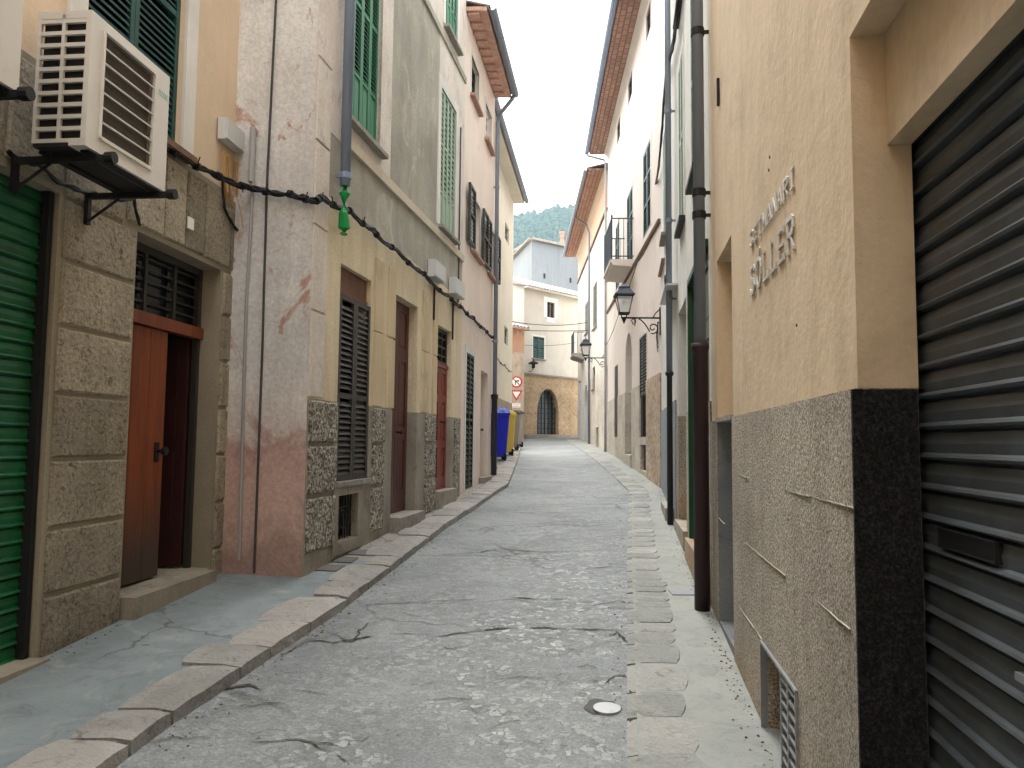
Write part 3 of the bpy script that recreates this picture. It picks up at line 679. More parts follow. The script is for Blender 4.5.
# ---- pink house with open shutters
P3 = ground_at(490,476).xy; A3 = (L2.A+L2.d*LL)
b = Bld('pink_plaster_house', 'pink plaster house on the left with open dark shutters and deep tiled eaves', 'house', A3, P3, -1)
L3 = b; LL3 = b.L+.05; ze = b.at(467,13)[1]
G_ = b.rect((472,194), (479.5,262)); H_ = b.rect((488.5,225), (493.5,281)); I_ = b.rect((471.5,54), (478.3,113)); J_ = b.rect((485.5,102), (491,153))
K_ = b.rect((466.3,352), (472,490)); Lr = b.rect((481,370), (486.8,479)); K_[2] = max(K_[2], b.g(K_[0])+.05); Lr[2] = b.g(Lr[0])
ops = [(*q, .2) for q in (G_, H_, I_, J_, K_, Lr)]
m = b.mb(); wall(m, .0, LL3, -1, ze, ops, d=.34); b.part('wall', m, M['pink_plaster'])
shell(b, 0, LL3, ze-.05, M['cream_plaster'], n=-.36)
for q in (G_, H_):
    wn = None; cs = casement(b, q, M['white'], n0=-.16, sill='sill_pink', surround='white_plaster', sw=.1)
    wn = [o for o in b.o.children if o.name.startswith('window')][-1]
    w_ = (q[1]-q[0])*.62
    for a0, a1 in ((q[0]-w_-.02, q[0]-.02), (q[1]+.02, q[1]+w_+.02)):
        m = b.mb(); leaf(m, a0, a1, q[2]+.02, q[3]+.02, .04, t=.045, slat=.07, rails=(.48,)); b.part('shutter', m, M['green_black'], wn)
for q in (I_, J_): casement(b, q, M['green_black'] if q is I_ else M['white'], n0=-.12, sill='sill_pink', surround='white_plaster', sw=.09, cross=3)
swin(b, K_, 2, M['green_black'], n0=-.03, surround='white_plaster', sw=.12, sill=None, slat=.09, rails=(.5,), st=.04)
door_panels(b, (Lr[0]+.004, Lr[1]-.004, Lr[2], Lr[3]), -.15, M['sill_grey'], k=1)
m = b.mb(); m.box(Lr[0]-.1, Lr[1]+.1, -.14, .12, Lr[2]-.5, Lr[2]+.1); b.part('doorstep', m, M['plinth_l2'])
eave(b, 0, LL3, ze, .36, mat_soffit='terracotta', tile='tile_dark', rows=.3, gutter='pipe_grey')
pa = LL3-.06; zt = b.at(490,398)[1]
pp = pipe(b, [(pa, .42, ze+.0), (pa, .38, ze-.08), (pa, .1, ze-.42), (pa, .08, ze-.6), (pa, .08, zt)], .045, 'pipe_grey', collars=[(pa, .08, ze-2), (pa, .08, zt+1.2)])
m = b.mb(); m.tube([(pa, .08, zt+.08), (pa, .08, zt), (pa, .08, zt-.02), (pa, .08, b.g(pa)-.02)], [.075, .075, .06, .06], 12); b.part('iron_foot', m, M['pipe_black'], pp)

# ---- cream house behind the bins
b = Bld('cream_plaster_house', 'narrow cream house on the left behind the wheeled bins', 'house', (-1.0, 16.3), (.0, 24.8), -1)
L4 = b; ze = b.at(511,196)[1]; zl = b.at(503,400)[1]; s5 = b.L
w1 = b.rect((505.5,222), (507.5,243)); w1[0] -= .1; w1[1] += .35; w3 = b.rect((504.5,325), (506.5,345)); w3[1] += .35
m = b.mb(); wall(m, 0, s5, zl, ze, [(*w1, .15), (*w3, .15)], d=.33); b.part('wall', m, M['cream_plaster'])
m = b.mb(); wall(m, 0, s5, -1, zl-.001, n=.012, d=.34); b.part('plinth', m, M['plinth_l2'])
shell(b, 0, s5, ze-.05, M['cream_plaster'])
for w in (w1, w3): casement(b, w, M['sill_grey'], n0=-.1, cross=1)
eave(b, 0, s5, ze, .35, mat_soffit='cream_plaster', tile='tile_dark', gutter='pipe_grey')

# cable bundles on the left
mb = bundle([L1.W(L1.at(150,128)[0], .06, L1.at(150,128)[1]), L1.W(L1.at(168,152)[0], .05, L1.at(168,152)[1]), L1.W(L1.at(205,172)[0], .05, L1.at(205,172)[1]), endw(249,188,.05), endw(290,194,.05), endw(316,201,.06), L2.W(.02, .07, L2.at(322,203)[1])]
     +[L2.W(L2.at(x, y)[0], .06, L2.at(x, y)[1]) for x, y in ((344, 211), (366, 229), (392, 250), (420, 274), (445, 296), (459, 308))]
     +[L3.W(L3.at(x, y)[0], .06, L3.at(x, y)[1]) for x, y in ((470, 318), (482, 329), (491, 338))], k=6, spread=.03, seed=3)
tag(mb.build('cable_bundle', M['black_rubber']), 'thick black twisted cable bundle running along the left house fronts', 'cable')
mb = bundle([L4.W(L4.at(x, y)[0], .05, L4.at(x, y)[1]) for x, y in ((496, 359), (503, 365), (510, 372))], k=3, spread=.02, seed=4)
tag(mb.build('cable_bundle', M['black_rubber']), 'short black cable on the cream house wall above the blue bin', 'cable')
pts = [L1.W(L1.at(x, y)[0], .05, L1.at(x, y)[1]) for x, y in ((217, 180), (219, 208), (228, 225), (240, 237))]
tag(bundle(pts, k=2, r=.012, spread=.008, seed=8, ties=False).build('cable', M['black_rubber']), 'loose black cable sagging from the bundle down the sandstone by the corner', 'cable')
pts = [L1.W(L1.at(x, y)[0], .05, L1.at(x, y)[1]) for x, y in ((0, 152), (30, 166), (70, 190), (100, 196), (128, 200), (133, 225))]
tag(bundle(pts, k=2, r=.01, spread=.015, seed=9, ties=False).build('cable', M['black_rubber']), 'dark cable drooping under the air conditioners over the green roller door', 'cable')
# ================================================================== RIGHT SIDE
b = Bld('ochre_bank_building', 'near right ochre rendered building with raised metal letters and a dark garage shutter', 'building', (-.169, -6), (1.578, 6.0), 1)
R1 = b; HT = 9.6
gx = b.at(858,388)[0]; gz = b.at(848,40)[1]; zp = b.at(858,388)[1]
GA = [gx-3.2, gx, -1, gz]; lz = b.at(896,135,-.10)[1]
nz = b.at(732,233)[1]; NI = [b.at(732,300)[0], b.at(717,300)[0], -1, nz]
zled = b.at(738,414)[1]
VT = b.rect((778,655), (799,691)); VT[2] = b.at(800,800)[1]; VT[3] = b.at(799,691)[1]; VT[1] = b.at(765,645)[0]; VT[0] = b.at(801,720)[0]
m = b.mb(); wall(m, 0, b.L-.02, zp, HT, [(*GA, .17), (*NI, .16)], d=.34); b.part('wall', m, M['ochre'])
m = b.mb(); m.box(GA[0]-.05, GA[1]-.001, -.17, -.1, lz, gz+.001-.002); m.box(GA[0]-.05, gx+.3, -.5, -.345, lz-.1, gz+.3); m.box(GA[0], gx+.0, -.34, -.171, lz+.15, gz-.003); b.part('lintel', m, M['ochre'])
m = b.mb(); wall(m, 0, b.L-.02, -1.5, zp-.001, [(*GA, .18), (*NI, .17), (*VT, .1)], n=.012, d=.35); b.part('plinth', m, M['plinth_grey'])
m = b.mb(); m.box(gx-.006, gx-.0005, -.165, .0125, -1.2, zp-.004); 
m.box(gx-.002, gx+.012, .0125, .018, -1.2, zp-.004); b.part('black_painted_jamb', m, M['plinth_black'])
# ragged painted edge of the jamb
m = b.mb(); m.box(GA[0]-.3, GA[0]+.006, -.165, .018, -1.2, zp-.003); b.part('black_painted_jamb', m, M['plinth_black'])
m = b.mb(); m.box(NI[0], NI[1], -.3, -.14, zled, nz-.002); b.part('blocked_doorway', m, M['ochre'])
m = b.mb(); m.box(NI[0], NI[1], -.3, -.15, -1, zled-.001); m.box(NI[1]-.008, NI[1]-.001, -.149, .008, -1, zled-.03); m.box(NI[0], NI[1]-.009, -.149, .006, -1, b.g(NI[0])+.06); b.part('blocked_doorway_foot', m, M['plinth_blue'])
m = b.mb(); m.box(NI[0]+.001, NI[1]-.001, -.139, .02, zled-.028, zled+.004); b.part('ledge', m, M['sill_grey'])
# mortar dashes
def dash(p, q, w=.0035):
    m = b.mb()
    (a0, z0), (a1, z1) = b.at(*p), b.at(*q); K = 14; pts = [(a0+(a1-a0)*i/K, z0+(z1-z0)*i/K+random.uniform(-.0025, .0025)) for i in range(K+1)]
    m.stroke(pts, w, .011, .0127); b.part('mortar_line', m, M['mortar'])
for p, q in (((740,474), (751,478)), ((787,490.5), (815,496.5)), ((815,496.5), (861,509)), ((746,542), (789,576)), ((817.6,599), (855,630)), ((740,605), (757,628)), ((716,514), (727,524)), ((757,628), (765,640))): dash(p, q)
zm = b.at(862,509.5)[1]; zm2 = b.at(855,630)[1]

shell(b, 0, b.L-.02, HT, M['ochre_white'], n=-.6)
# rolling shutter with letter slot
yc = [b.at(921, y, -.16)[1] for y in (341.6, 555)]; pitch = abs(yc[0]-yc[1])/7
z0 = b.at(921, 431, -.16)[1]; gb = b.g(gx-1)-.05; k0 = math.floor((z0-gb)/pitch); zst = z0-k0*pitch-.0
rs = roller(b, (GA[0]-.03, gx+.12, zst, lz+.12), -.2, M['pipe_black'] if 0 else paint('dark_slate_roller_paint', (84,92,98), (66,68,68), rough=.45, scale=4, wear=(.35,.7), streak=False, metal=.25), pitch)
sl = b.rect((936,529), (991,562), -.165)
m = frame_mb(b, sl, .006, -.19, -.171); ls = b.part('letter_slot', m, M['iron'], rs)
m = b.mb(); m.box(sl[0], sl[1], -.19, -.1735, sl[2], sl[3]); b.part('slot_flap', m, M['black'], ls)
stk = b.rect((1011,671), (1030,700), -.165)
m = b.mb(); m.box(stk[0], stk[1], -.19, -.172, stk[2]+.02, stk[3]); b.part('worn_sticker', m, M['galv'], rs)
m = b.mb(); m.box(gx-.0, gx+.2, -.34, -.215, -1, lz+.14); b.part('guide_recess', m, M['ac_dark'])
# ventilation grille
m = frame_mb(b, VT, .012, -.01, .024, 'lrtb')
gr = b.part('vent_grille', m, M['galv'])
m = b.mb(); n_ = 9
for i in range(n_):
    z = VT[2]+(VT[3]-VT[2])*(i+.3)/n_; m.slab([(VT[0]+.14, z), (VT[0]+.01, z), (VT[0]+.01, z+.012), (VT[0]+.14, z+.012)], -.02, .02)
    m.slab([(VT[0]+.16, z), (VT[0]+.28, z), (VT[0]+.28, z+.012), (VT[0]+.16, z+.012)], -.02, .02)
m.box(VT[0]+.14, VT[0]+.16, -.02, .0215, VT[2], VT[3]); m.box(VT[0]+.28, VT[0]+.295, -.02, .0215, VT[2], VT[3])
b.part('vent_slat', m, M['galv'], gr)
m = b.mb(); m.box(VT[0]+.005, VT[1]-.005, -.095, -.085, VT[2]+.01, VT[3]-.005); b.part('vent_back', m, M['plinth_blue'], gr)
eave(b, 0, b.L-.02, HT+.22, .55, mat_soffit='soffit_brick', gutter='pipe_blue')
# small marks on the wall
r_ = b.at(719.5,92)
m = b.mb(); m.box(r_[0]-.012, r_[0]+.012, -.001, .02, r_[1]-.1, r_[1]+.1); b.part('wall_clip', m, M['iron'])
m = b.mb()
for px, py in ((770,157), (769,170), (797,325)): a, z = b.at(px, py); m.tube([(a, -.001, z), (a, .004, z)], .008, 7); 
b.part('fixing_plug', m, M['ac_brown'])
m = b.mb(); a, z = b.at(757, 160); 
# raised letters
GL = {'S': [[(.9,.8),(.75,.97),(.3,.98),(.1,.8),(.15,.6),(.8,.42),(.9,.22),(.7,.03),(.25,.02),(.08,.2)]], 'E': [[(.15,0),(.15,1)],[(.0,.96),(.9,.96)],[(.15,.5),(.7,.5)],[(.0,.04),(.9,.04)],[(.88,.8),(.88,1)],[(.88,0),(.88,.2)]],
 'T': [[(.5,0),(.5,1)],[(.02,.96),(.98,.96)],[(.3,.03),(.7,.03)],[(.04,.8),(.04,1)],[(.96,.8),(.96,1)]], 'M': [[(.1,0),(.1,1),(.5,.25),(.9,1),(.9,0)],[(0,.03),(.25,.03)],[(.75,.03),(1,.03)]],
 'A': [[(.05,0),(.5,1),(.95,0)],[(.22,.35),(.78,.35)],[(-.02,.03),(.22,.03)],[(.78,.03),(1.02,.03)]], 'N': [[(.1,0),(.1,1),(.9,0),(.9,1)],[(0,.03),(.25,.03)],[(.75,.97),(1,.97)]],
 'R': [[(.15,0),(.15,1)],[(.0,.97),(.7,.97),(.9,.85),(.9,.6),(.7,.5),(.15,.5)],[(.5,.5),(.95,0)],[(0,.03),(.32,.03)],[(.85,.03),(1.02,.03)]], 'I': [[(.5,0),(.5,1)],[(.2,.97),(.8,.97)],[(.2,.03),(.8,.03)]],
 'O': [[(.5+.42*math.sin(t*math.pi/7),.5+.48*math.cos(t*math.pi/7)) for t in range(15)]], 'L': [[(.15,0),(.15,1)],[(0,.97),(.35,.97)],[(0,.04),(.9,.04)],[(.88,0),(.88,.25)]]}
def letters(word, p0, p1, h, wf, w, label, cat='wall lettering', accent=None):
    (a0, z0), (a1, z1) = b.at(*p0), b.at(*p1); t = thing('wall_lettering', label, cat, b.W(a0, 0, z0), math.atan2(b.d.y, b.d.x))
    L = a1-a0; n_ = len(word); st = L/n_
    # the text is read facing the wall: it starts at the far end and runs back towards the street camera
    for i, ch in enumerate(word):
        x0 = (i+.5)*st-math.copysign(h*wf/2, st) if 0 else i*st+st*.12; ww = st*.76
        m = b.mb(); k_ = 0
        for pl in GL[ch]: m.stroke([(x0+u*ww, v*h+(z1-z0)*(i/n_)) for u, v in pl], w*(1 if len(pl) > 4 or pl[0][0] == pl[1][0] or ch in 'MAN' else .7), .002, .008+k_*.0006); k_ += 1
        m.build('letter', M['letter_metal'], t)
        if accent == i: m = b.mb(); m.stroke([(x0+.45*ww, 1.1*h), (x0+.75*ww, 1.32*h)], w*.8, .002, .008); m.build('accent', M['letter_metal'], t)
    return t
letters('SETMANARI', (751,249), (797,184), .085, .8, .011, 'smaller raised metal word SETMANARI on the ochre wall', accent=None)
letters('SÓLLER'.replace('Ó', 'O'), (751,297), (797,247), .15, .8, .021, 'larger raised metal word SÓLLER below the smaller word on the ochre wall', accent=1)

# ---- narrow grey-white house with the green door
b = Bld('narrow_whitewashed_house', 'narrow cool white house on the right between two thick downpipes', 'house', (1.578, 6.0), (2.15, 9.9), 1)
R2 = b; HT = 10.6
zp = b.at(692,410)[1]
Md = b.rect((699,290), (692,545)); Md[2] = b.at(697,545)[1]; Md[3] = b.at(693,281)[1]; Md[0] = .12
Nd = [b.at(687,400)[0], b.at(679,400)[0], -1, b.at(686,297)[1]]
W1 = [b.at(699,150)[0], b.at(692.5,150)[0], b.at(692,193)[1], 0]; W1[3] = W1[2]+2.0; W1[0] = max(.15, W1[0])
W2 = [b.at(684.5,180)[0], b.at(680,180)[0], b.at(680,232)[1], 0]; W2[3] = W2[2]+2.0
W1[2] = W2[2] = (W1[2]+W2[2])/2
W3 = [W1[0], W1[1], W1[3]+.7, W1[3]+2.4]; W4 = [W2[0], W2[1], W3[2], W3[3]]
ops = [(*Md, .14), (*Nd, .3), (*W1, .12), (*W2, .12), (*W3, .12), (*W4, .12)]
m = b.mb(); wall(m, 0, b.L, zp, HT, ops, d=.34); b.part('wall', m, M['grey_white'])
m = b.mb(); wall(m, 0, b.L, -1.2, zp-.001, ops, n=.012, d=.35); b.part('plinth', m, M['plinth_grey'])
m = b.mb(); m.box(Nd[0]-.1, Nd[1]+.1, -.5, -.25, zp, Nd[3]); b.part('doorway_wall', m, M['pink_plaster'])
door_panels(b, (Nd[0]+.004, Nd[1]-.1, b.g(Nd[0])+.2, Nd[3]-.01), -.2, M['panel_brown'], k=1)
m = b.mb(); m.box(Nd[0]-.1, Nd[1]+.05, -.25, .06, -.6, b.g(Nd[0])+.2); b.part('doorstep', m, M['stone_smooth'])
dd = door_panels(b, (Md[0]+.004, Md[1]-.05, Md[2], Md[3]-.004), -.02, M['green_deep'], k=2, t=.06)
m = b.mb(); m.box(Md[1]-.048, Md[1]+.03, -.08, .03, Md[2], Md[3]+.03); m.box(Md[0], Md[1]-.05, -.02, .035, Md[3], Md[3]+.06); b.part('door_frame', m, M['green_deep'], dd)
m = b.mb(); m.box(Md[0], Md[1]+.05, -.1, .07, -.6, Md[2]-.002); b.part('doorstep', m, M['plinth_grey'])
for q in (W1, W2, W3, W4): swin(b, q, 2, M['green_pale'], n0=-.02, surround='white_plaster', sw=.08, sill='iron', slat=.055, rails=(.5,), sproj=.07)
shell(b, 0, b.L, HT, M['grey_white'], n=-.36)
eave(b, 0, b.L, HT+.22, .4)
P = b.at(703,300,.1)[0]; zt = R1.at(703,358,.1)[1]
a = -.07; zm_ = b.at(703,358)[1]; gz_ = b.g(0)
pp = pipe(b, [(a, .09, HT), (a, .09, zm_)], .046, 'pipe_grey', collars=[(a, .09, b.at(703,y)[1]) for y in (235, 214, 60)], cmat='iron')
m = b.mb(); m.tube([(a, .09, zm_+.04), (a, .09, zm_), (a, .09, zm_-.02), (a, .09, gz_-.05)], [.07, .07, .06, .06], 14); b.part('iron_foot', m, M['pipe_maroon'], pp, smooth=True)
m = b.mb(); m.tube([(.02, .1, 0), (.02, .1, .01)], .01, 4)
# white lamp box with scroll and hanging cable bundle
tbox(b, (678,283), (671,305), .16, M['pvc'], 'junction_box', 'white junction box against the middle right downpipe under a small iron scroll', 'junction box')
a, z = b.at(674,280); m = b.mb(); m.tube([(a+.12*math.cos(t*.45)*(1-t*.04), .12, z+.07*math.sin(t*.45)) for t in range(16)], .008, 6)
o = m.build('iron_scroll', M['iron']); o.matrix_world = Matrix.Translation(b.o.location)@Matrix.Rotation(b.o.rotation_euler.z, 4, 'Z'); tag(o, 'small curled iron hook above the white junction box', 'hook')
r_ = b.rect((668,284), (661,286)); 
def hang(lst, k, seed, label, spread=.03, name='cable_bundle', r=.011):
    o = bundle([bb.W(bb.at(x, y)[0], .06, bb.at(x, y)[1]) for bb, x, y in lst], k=k, seed=seed, spread=spread, r=r, ties=False).build(name, M['black_rubber']); return tag(o, label, 'cable')
# ---- white house with blue-grey foot
b = Bld('blue_footed_white_house', 'slim white house on the right with a blue-grey painted foot', 'house', (2.15, 9.9), (2.76, 14.0), 1)
R3 = b; HT = 12; zp = b.at(664,410)[1]; s1 = b.at(663,440)[0]
op = [b.at(661.5,400)[0], b.at(659,400)[0], b.g(2)+.1, b.at(661,345)[1]]
op2 = [b.at(666,150)[0], b.at(664,150)[0], b.at(665,240)[1], b.at(665,240)[1]+1.8]
ops = [(*op, .2), (*op2, .1)]
m = b.mb(); wall(m, 0, b.L, zp, HT, ops, d=.34); b.part('wall', m, M['grey_white'])
m = b.mb(); wall(m, 0, b.L, -1.2, zp-.001, ops, n=.02, d=.35); b.part('plinth', m, M['blue_grey_paint'])
door_panels(b, (op[0]+.004, op[1]-.004, op[2], op[3]-.004), -.12, M['door_brown'], k=1)
swin(b, op2, 2, M['green_pale'], n0=-.02, sill='sill_grey', slat=.055, rails=(.5,), depth=.1)
m = b.mb(); m.box(.3, 1.5, .022, .14, -.6, b.g(.6)+.15); b.part('doorstep', m, M['sill_grey'])
shell(b, 0, b.L, HT, M['grey_white'], n=-.36); eave(b, 0, b.L, HT+.22, .4)
a = .0; zt = b.at(672,380)[1]
pp = pipe(b, [(a, .09, HT), (a, .09, zt)], .04, 'pipe_grey', collars=[(a, .09, b.at(672,y)[1]) for y in (236, 130, 310)])
m = b.mb(); m.tube([(a, .09, zt+.03), (a, .09, zt-.01), (a, .09, zt-.03), (a, .09, b.g(0)-.05)], [.055, .055, .036, .04], 12); b.part('iron_foot', m, M['pipe_black'], pp, smooth=True)
v = b.rect((665,259), (661,276)); m = b.mb(); m.box(v[0], v[1], 0, .05, v[2], v[3]); 
for i in range(5): z = v[2]+(v[3]-v[2])*(i+.5)/5; m.box(v[0]+.03, v[1]-.03, .05, .058, z-.01, z+.01)
b.part('wall_vent', m, M['sill_pink'])
hang([(R2, 685, -20), (R2, 682, 20), (R3, 674.5, 58), (R3, 671, 66), (R3, 667, 110), (R3, 664, 150), (R3, 658.5, 186)], 6, 11, 'ragged black cable bundle hanging down past the grey downpipe on the right', .04, r=.013)
hang([(R3, 661.5, 322), (R3, 660, 335), (R3, 661, 350)], 3, 12, 'tangle of black wires on the wall just above the nearer lamp bracket', .05, r=.008)

# ---- long warm white house with balcony
b = Bld('long_white_balcony_house', 'long warm white house on the right with a balcony and brick soffit', 'house', (2.76, 14.0), (3.07, 24.35), 1)
R4 = b; LL = b.L; ze = b.at(608,153)[1]; zb = b.at(661,221)[1]-.06
Wa = [b.rect((650.5,15), (646,47)), b.rect((632,70), (628,107)), b.rect((620,121), (617,153))]
for q in Wa: q[3] = Wa[1][3]; q[2] = Wa[1][2]
s1_ = b.rect((650.8,138), (643.7,238)); s2_ = [b.at(633,200)[0], b.at(627.2,200)[0], 0, s1_[3]]; s3_ = [b.at(619.6,240)[0], b.at(616,240)[0], 0, s1_[3]]
zf = b.at(632,262)[1]; s2_[2] = s3_[2] = zf
zp = b.at(640,385)[1]; AR = [b.at(632,430)[0], b.at(625.5,430)[0], b.at(632,455)[1], b.at(628.5,333)[1]]
S5 = b.rect((647,332), (640,437)); V5 = b.rect((647,445), (641,470)); K5 = b.rect((618,364), (614.5,437)); V5[2] = max(V5[2], b.g(V5[0])+.05)
ops = [(*q, .14) for q in Wa]+[(*q, .14) for q in (s1_, s2_, s3_, S5, V5, K5)]+[(*AR, .35, 1.)]
m = b.mb(); wall(m, 0, LL, zp, ze, ops, d=.36); b.part('wall', m, M['white_pink'])
xr = b.at(647.3,420)[0]; zr = b.at(655,376)[1]
m = b.mb(); wall(m, xr, LL, -1, zp-.001, ops, n=.015, d=.37); b.part('plinth', m, M['ashlar_far'])
m = b.mb(); wall(m, 0, xr-.001, -1, zr, ops, n=.03, d=.38); b.part('rubble_foot', m, M['rubble'])
m = b.mb(); m.prism([(.001, zb+.04), (.035, zb+.06), (.05, zb+.12), (.001, zb+.12)], 0, LL); b.part('string_course', m, M['sill_brown'])
m = b.mb(); m.box(0, LL, .0005, .012, zb+.9+.6, zb+.9+.63); 
shell(b, 0, LL, ze-.05, M['white_pink'], n=-.38)
for q in Wa: casement(b, q, M['black_shutter'], n0=-.08, cross=2)
for q in (s1_, s2_, s3_): swin(b, q, 2, M['green_dark'], n0=-.03, surround='white_plaster', sw=.08, sill=None, slat=.07, rails=(.33, .66), sproj=.06)
swin(b, (S5[0], S5[1], b.at(647,395)[1]+.02, S5[3]), 2, M['green_black'], n0=-.03, surround='white_plaster', sw=.08, sill=None, slat=.07)
m = b.mb(); m.box(S5[0]+.01, S5[1]-.01, -.1, -.06, S5[2], b.at(647,395)[1]); 
for i in range(6): x = S5[0]+.05+(S5[1]-S5[0]-.1)*i/5; m.tube([(x, -.03, S5[2]), (x, -.03, b.at(647,395)[1])], .01, 5)
b.part('barred_window', m, M['pipe_black'])
m = b.mb(); m.box(V5[0]+.01, V5[1]-.01, -.1, -.06, V5[2], V5[3]); m.box(V5[0], V5[1], -.02, -.0, (V5[2]+V5[3])/2-.01, (V5[2]+V5[3])/2+.01); b.part('basement_window', m, M['pipe_black'])
m = b.mb(); m.box(K5[0]+.002, K5[1]-.002, -.05, -.015, K5[2], K5[3]-.002); b.part('narrow_door', m, M['pipe_black'])
dd = door_panels(b, (AR[0]+.01, AR[1]-.01, AR[2], AR[3]-.3), -.3, M['sill_grey'], k=2)
m = b.mb(); m.box(AR[0]-.05, AR[1]+.05, -.4, -.34, AR[2]-.3, AR[3]+.1); b.part('blocked_arch', m, M['plinth_l2'])
m = b.mb(); m.box(AR[0]-.1, AR[1]+.1, -.34, .06, -.8, AR[2]-.002); b.part('doorstep', m, M['ashlar_far'])
# balcony
a0, a1, pr = b.at(634,262)[0], b.at(634,262)[0]+1.9, .56
m = b.mb(); m.prism([(.0, zf-.02), (pr, zf-.02), (pr, zf-.08), (pr-.04, zf-.1), (pr-.06, zf-.16), (.0, zf-.2)], a0, a1); bal = b.part('balcony', m, M['white_pink'])
m = b.mb()
for z in (zf+.06, zf+.98): m.box(a0+.02, a1-.02, pr-.05, pr-.02, z-.012, z+.012); m.box(a0+.02, a0+.05, .0, pr-.05, z-.012, z+.012); m.box(a1-.05, a1-.02, 0, pr-.05, z-.012, z+.012)
x = a0+.035
while x < a1-.02: m.box(x-.008, x+.008, pr-.043, pr-.027, zf-.02, zf+.98); x += .085
for n_ in (.12, .24, .36): 
    for x in (a0+.035, a1-.035): m.box(x-.007, x+.007, n_-.007, n_+.007, zf-.02, zf+.98)
for x in (a0+.035, a1-.035): m.tube([(x, pr-.035, zf-.02), (x, pr-.035, zf+1.02)], .018, 8); m.tube([(x, pr-.035, zf+1.02), (x, pr-.035, zf+1.07)], [.03, .012], 8)
b.part('railing', m, M['rail'], bal)
eave(b, 0, LL, ze, .6, mat_soffit='soffit_brick', tile='tile_dark', gutter='pipe_blue', cove='cream_white')
m = b.mb(); pa = LL-.02; zt = ze
pipe(b, [(pa, .68, ze+.02), (pa, .66, ze-.06), (pa, .12, ze-.2), (pa, .07, ze-.35), (pa, .07, 2.6), (pa, .07, b.g(pa))], .04, 'conduit', collars=[(pa, .07, 4), (pa, .07, 6)])
a, z = b.at(650,235)
hang([(R4, 655, 236), (R4, 640, 262), (R4, 625, 300), (R4, 608, 345)], 2, 14, 'thin slack grey cable under the ledge of the long white house', .008, name='cable', r=.008)

# street lamps
def make_lamp(label):
    t = thing('street_lamp', label, 'street lamp', group='wall lanterns on scrolled brackets'); L = .66
    m = MB(); m.tube([(0, 0, 0), (0, L+.02, 0)], .017, 8)
    m.box(-.03, .03, -.0, .02, -.32, .2)
    sp = [(0, L-.12-.0, -.01)]
    pts = [(0, L*.62-(L*.62-.2)*q, -.02-.24*q**1.6) for q in [i/8 for i in range(9)]]; m.tube(pts, .012, 6)
    m.tube([(0, .14+.11*math.cos(-1.2-u*.5)*(1-u*.05), -.19+.11*math.sin(-1.2-u*.5)*(1-u*.05)) for u in range(17)], .012, 6)
    m.tube([(0, .5+.05*math.cos(u*.5)*(1-u*.04), -.07+.05*math.sin(u*.5)) for u in range(14)], .009, 6)
    m.tube([(0, .02, .16), (0, .09, .09), (0, .14, .01)], .011, 6)
    m.tube([(0, L*.72, 0), (0, L*.72, -.16)], [.014, .006], 6)
    m.build('bracket', M['iron'], t)
    c = L+.02
    def ring(h, z0, z1, w=.0):
        mm.box(-h, h, c-h, c+h, z0, z1)
    mm = MB(); ring(.035, -.05, -.01); ring(.05, -.01, .0); mm.tube([(0, c, -.11), (0, c, -.05)], [.008, .03], 8)
    zb_, zt_ = .08, .4; hb, ht = .085, .15
    mm.box(-.04, .04, c-.04, c+.04, 0, .012)
    for sx in (-1, 1):
        for sy in (-1, 1):
            mm.tube([(sx*.045, c+sy*.045, .0), (sx*.05, c+sy*.05, zb_)], .007, 4); mm.tube([(sx*hb, c+sy*hb, zb_), (sx*ht, c+sy*ht, zt_)], .011, 4)
    for h, z in ((hb, zb_), (ht, zt_)):
        for sx in (-1, 1): mm.box(sx*h-.014, sx*h+.014, c-h-.014, c+h+.014, z-.015, z+.015); mm.box(-h+.015, h-.015, c+sx*h-.013, c+sx*h+.013, z-.014, z+.014)
    mm.build('lantern_frame', M['iron'], t)
    mm = MB()
    for sx in (-1, 1):
        mm.quad((sx*hb, c-hb, zb_), (sx*hb, c+hb, zb_), (sx*ht, c+ht, zt_), (sx*ht, c-ht, zt_)); mm.quad((-hb, c+sx*hb, zb_), (hb, c+sx*hb, zb_), (ht, c+sx*ht, zt_), (-ht, c+sx*ht, zt_))
    mm.build('glass', M['lantern_glass'], t)
    mm = MB(); mm.tube([(0, c, .1), (0, c, .16), (0, c, .22), (0, c, .3), (0, c, .33)], [.02, .03, .05, .05, .02], 12); mm.build('bulb', M['white'], t, smooth=True)
    mm = MB()
    def fr(h0, z0, h1, z1):
        i = [mm.P(x*h0, c+y*h0, z0) for x, y in ((-1,-1), (1,-1), (1,1), (-1,1))]; q = [mm.P(x*h1, c+y*h1, z1) for x, y in ((-1,-1), (1,-1), (1,1), (-1,1))]
        for e in range(4): mm.f.append([i[e], i[(e+1) % 4], q[(e+1) % 4], q[e]])
        mm.f.append(q); mm.f.append(i)
    fr(.185, zt_+.012, .185, zt_+.04); fr(.17, zt_+.041, .095, zt_+.15); fr(.1, zt_+.151, .1, zt_+.18); fr(.08, zt_+.181, .035, zt_+.225); mm.tube([(0, c, zt_+.225), (0, c, zt_+.27)], [.03, .01], 8)
    mm.build('lantern_roof', M['rail'], t); return t
lamp = make_lamp('nearer black wall lantern on its scrolled bracket, below the balcony')
def place_lamp(o, b, px, py):
    a, z = b.at(px, py); o.location = b.W(a, .0, z); o.rotation_euler = (0, 0, math.atan2(b.nrm.y, b.nrm.x)-math.pi/2)
place_lamp(lamp, R4, 660.5, 318)
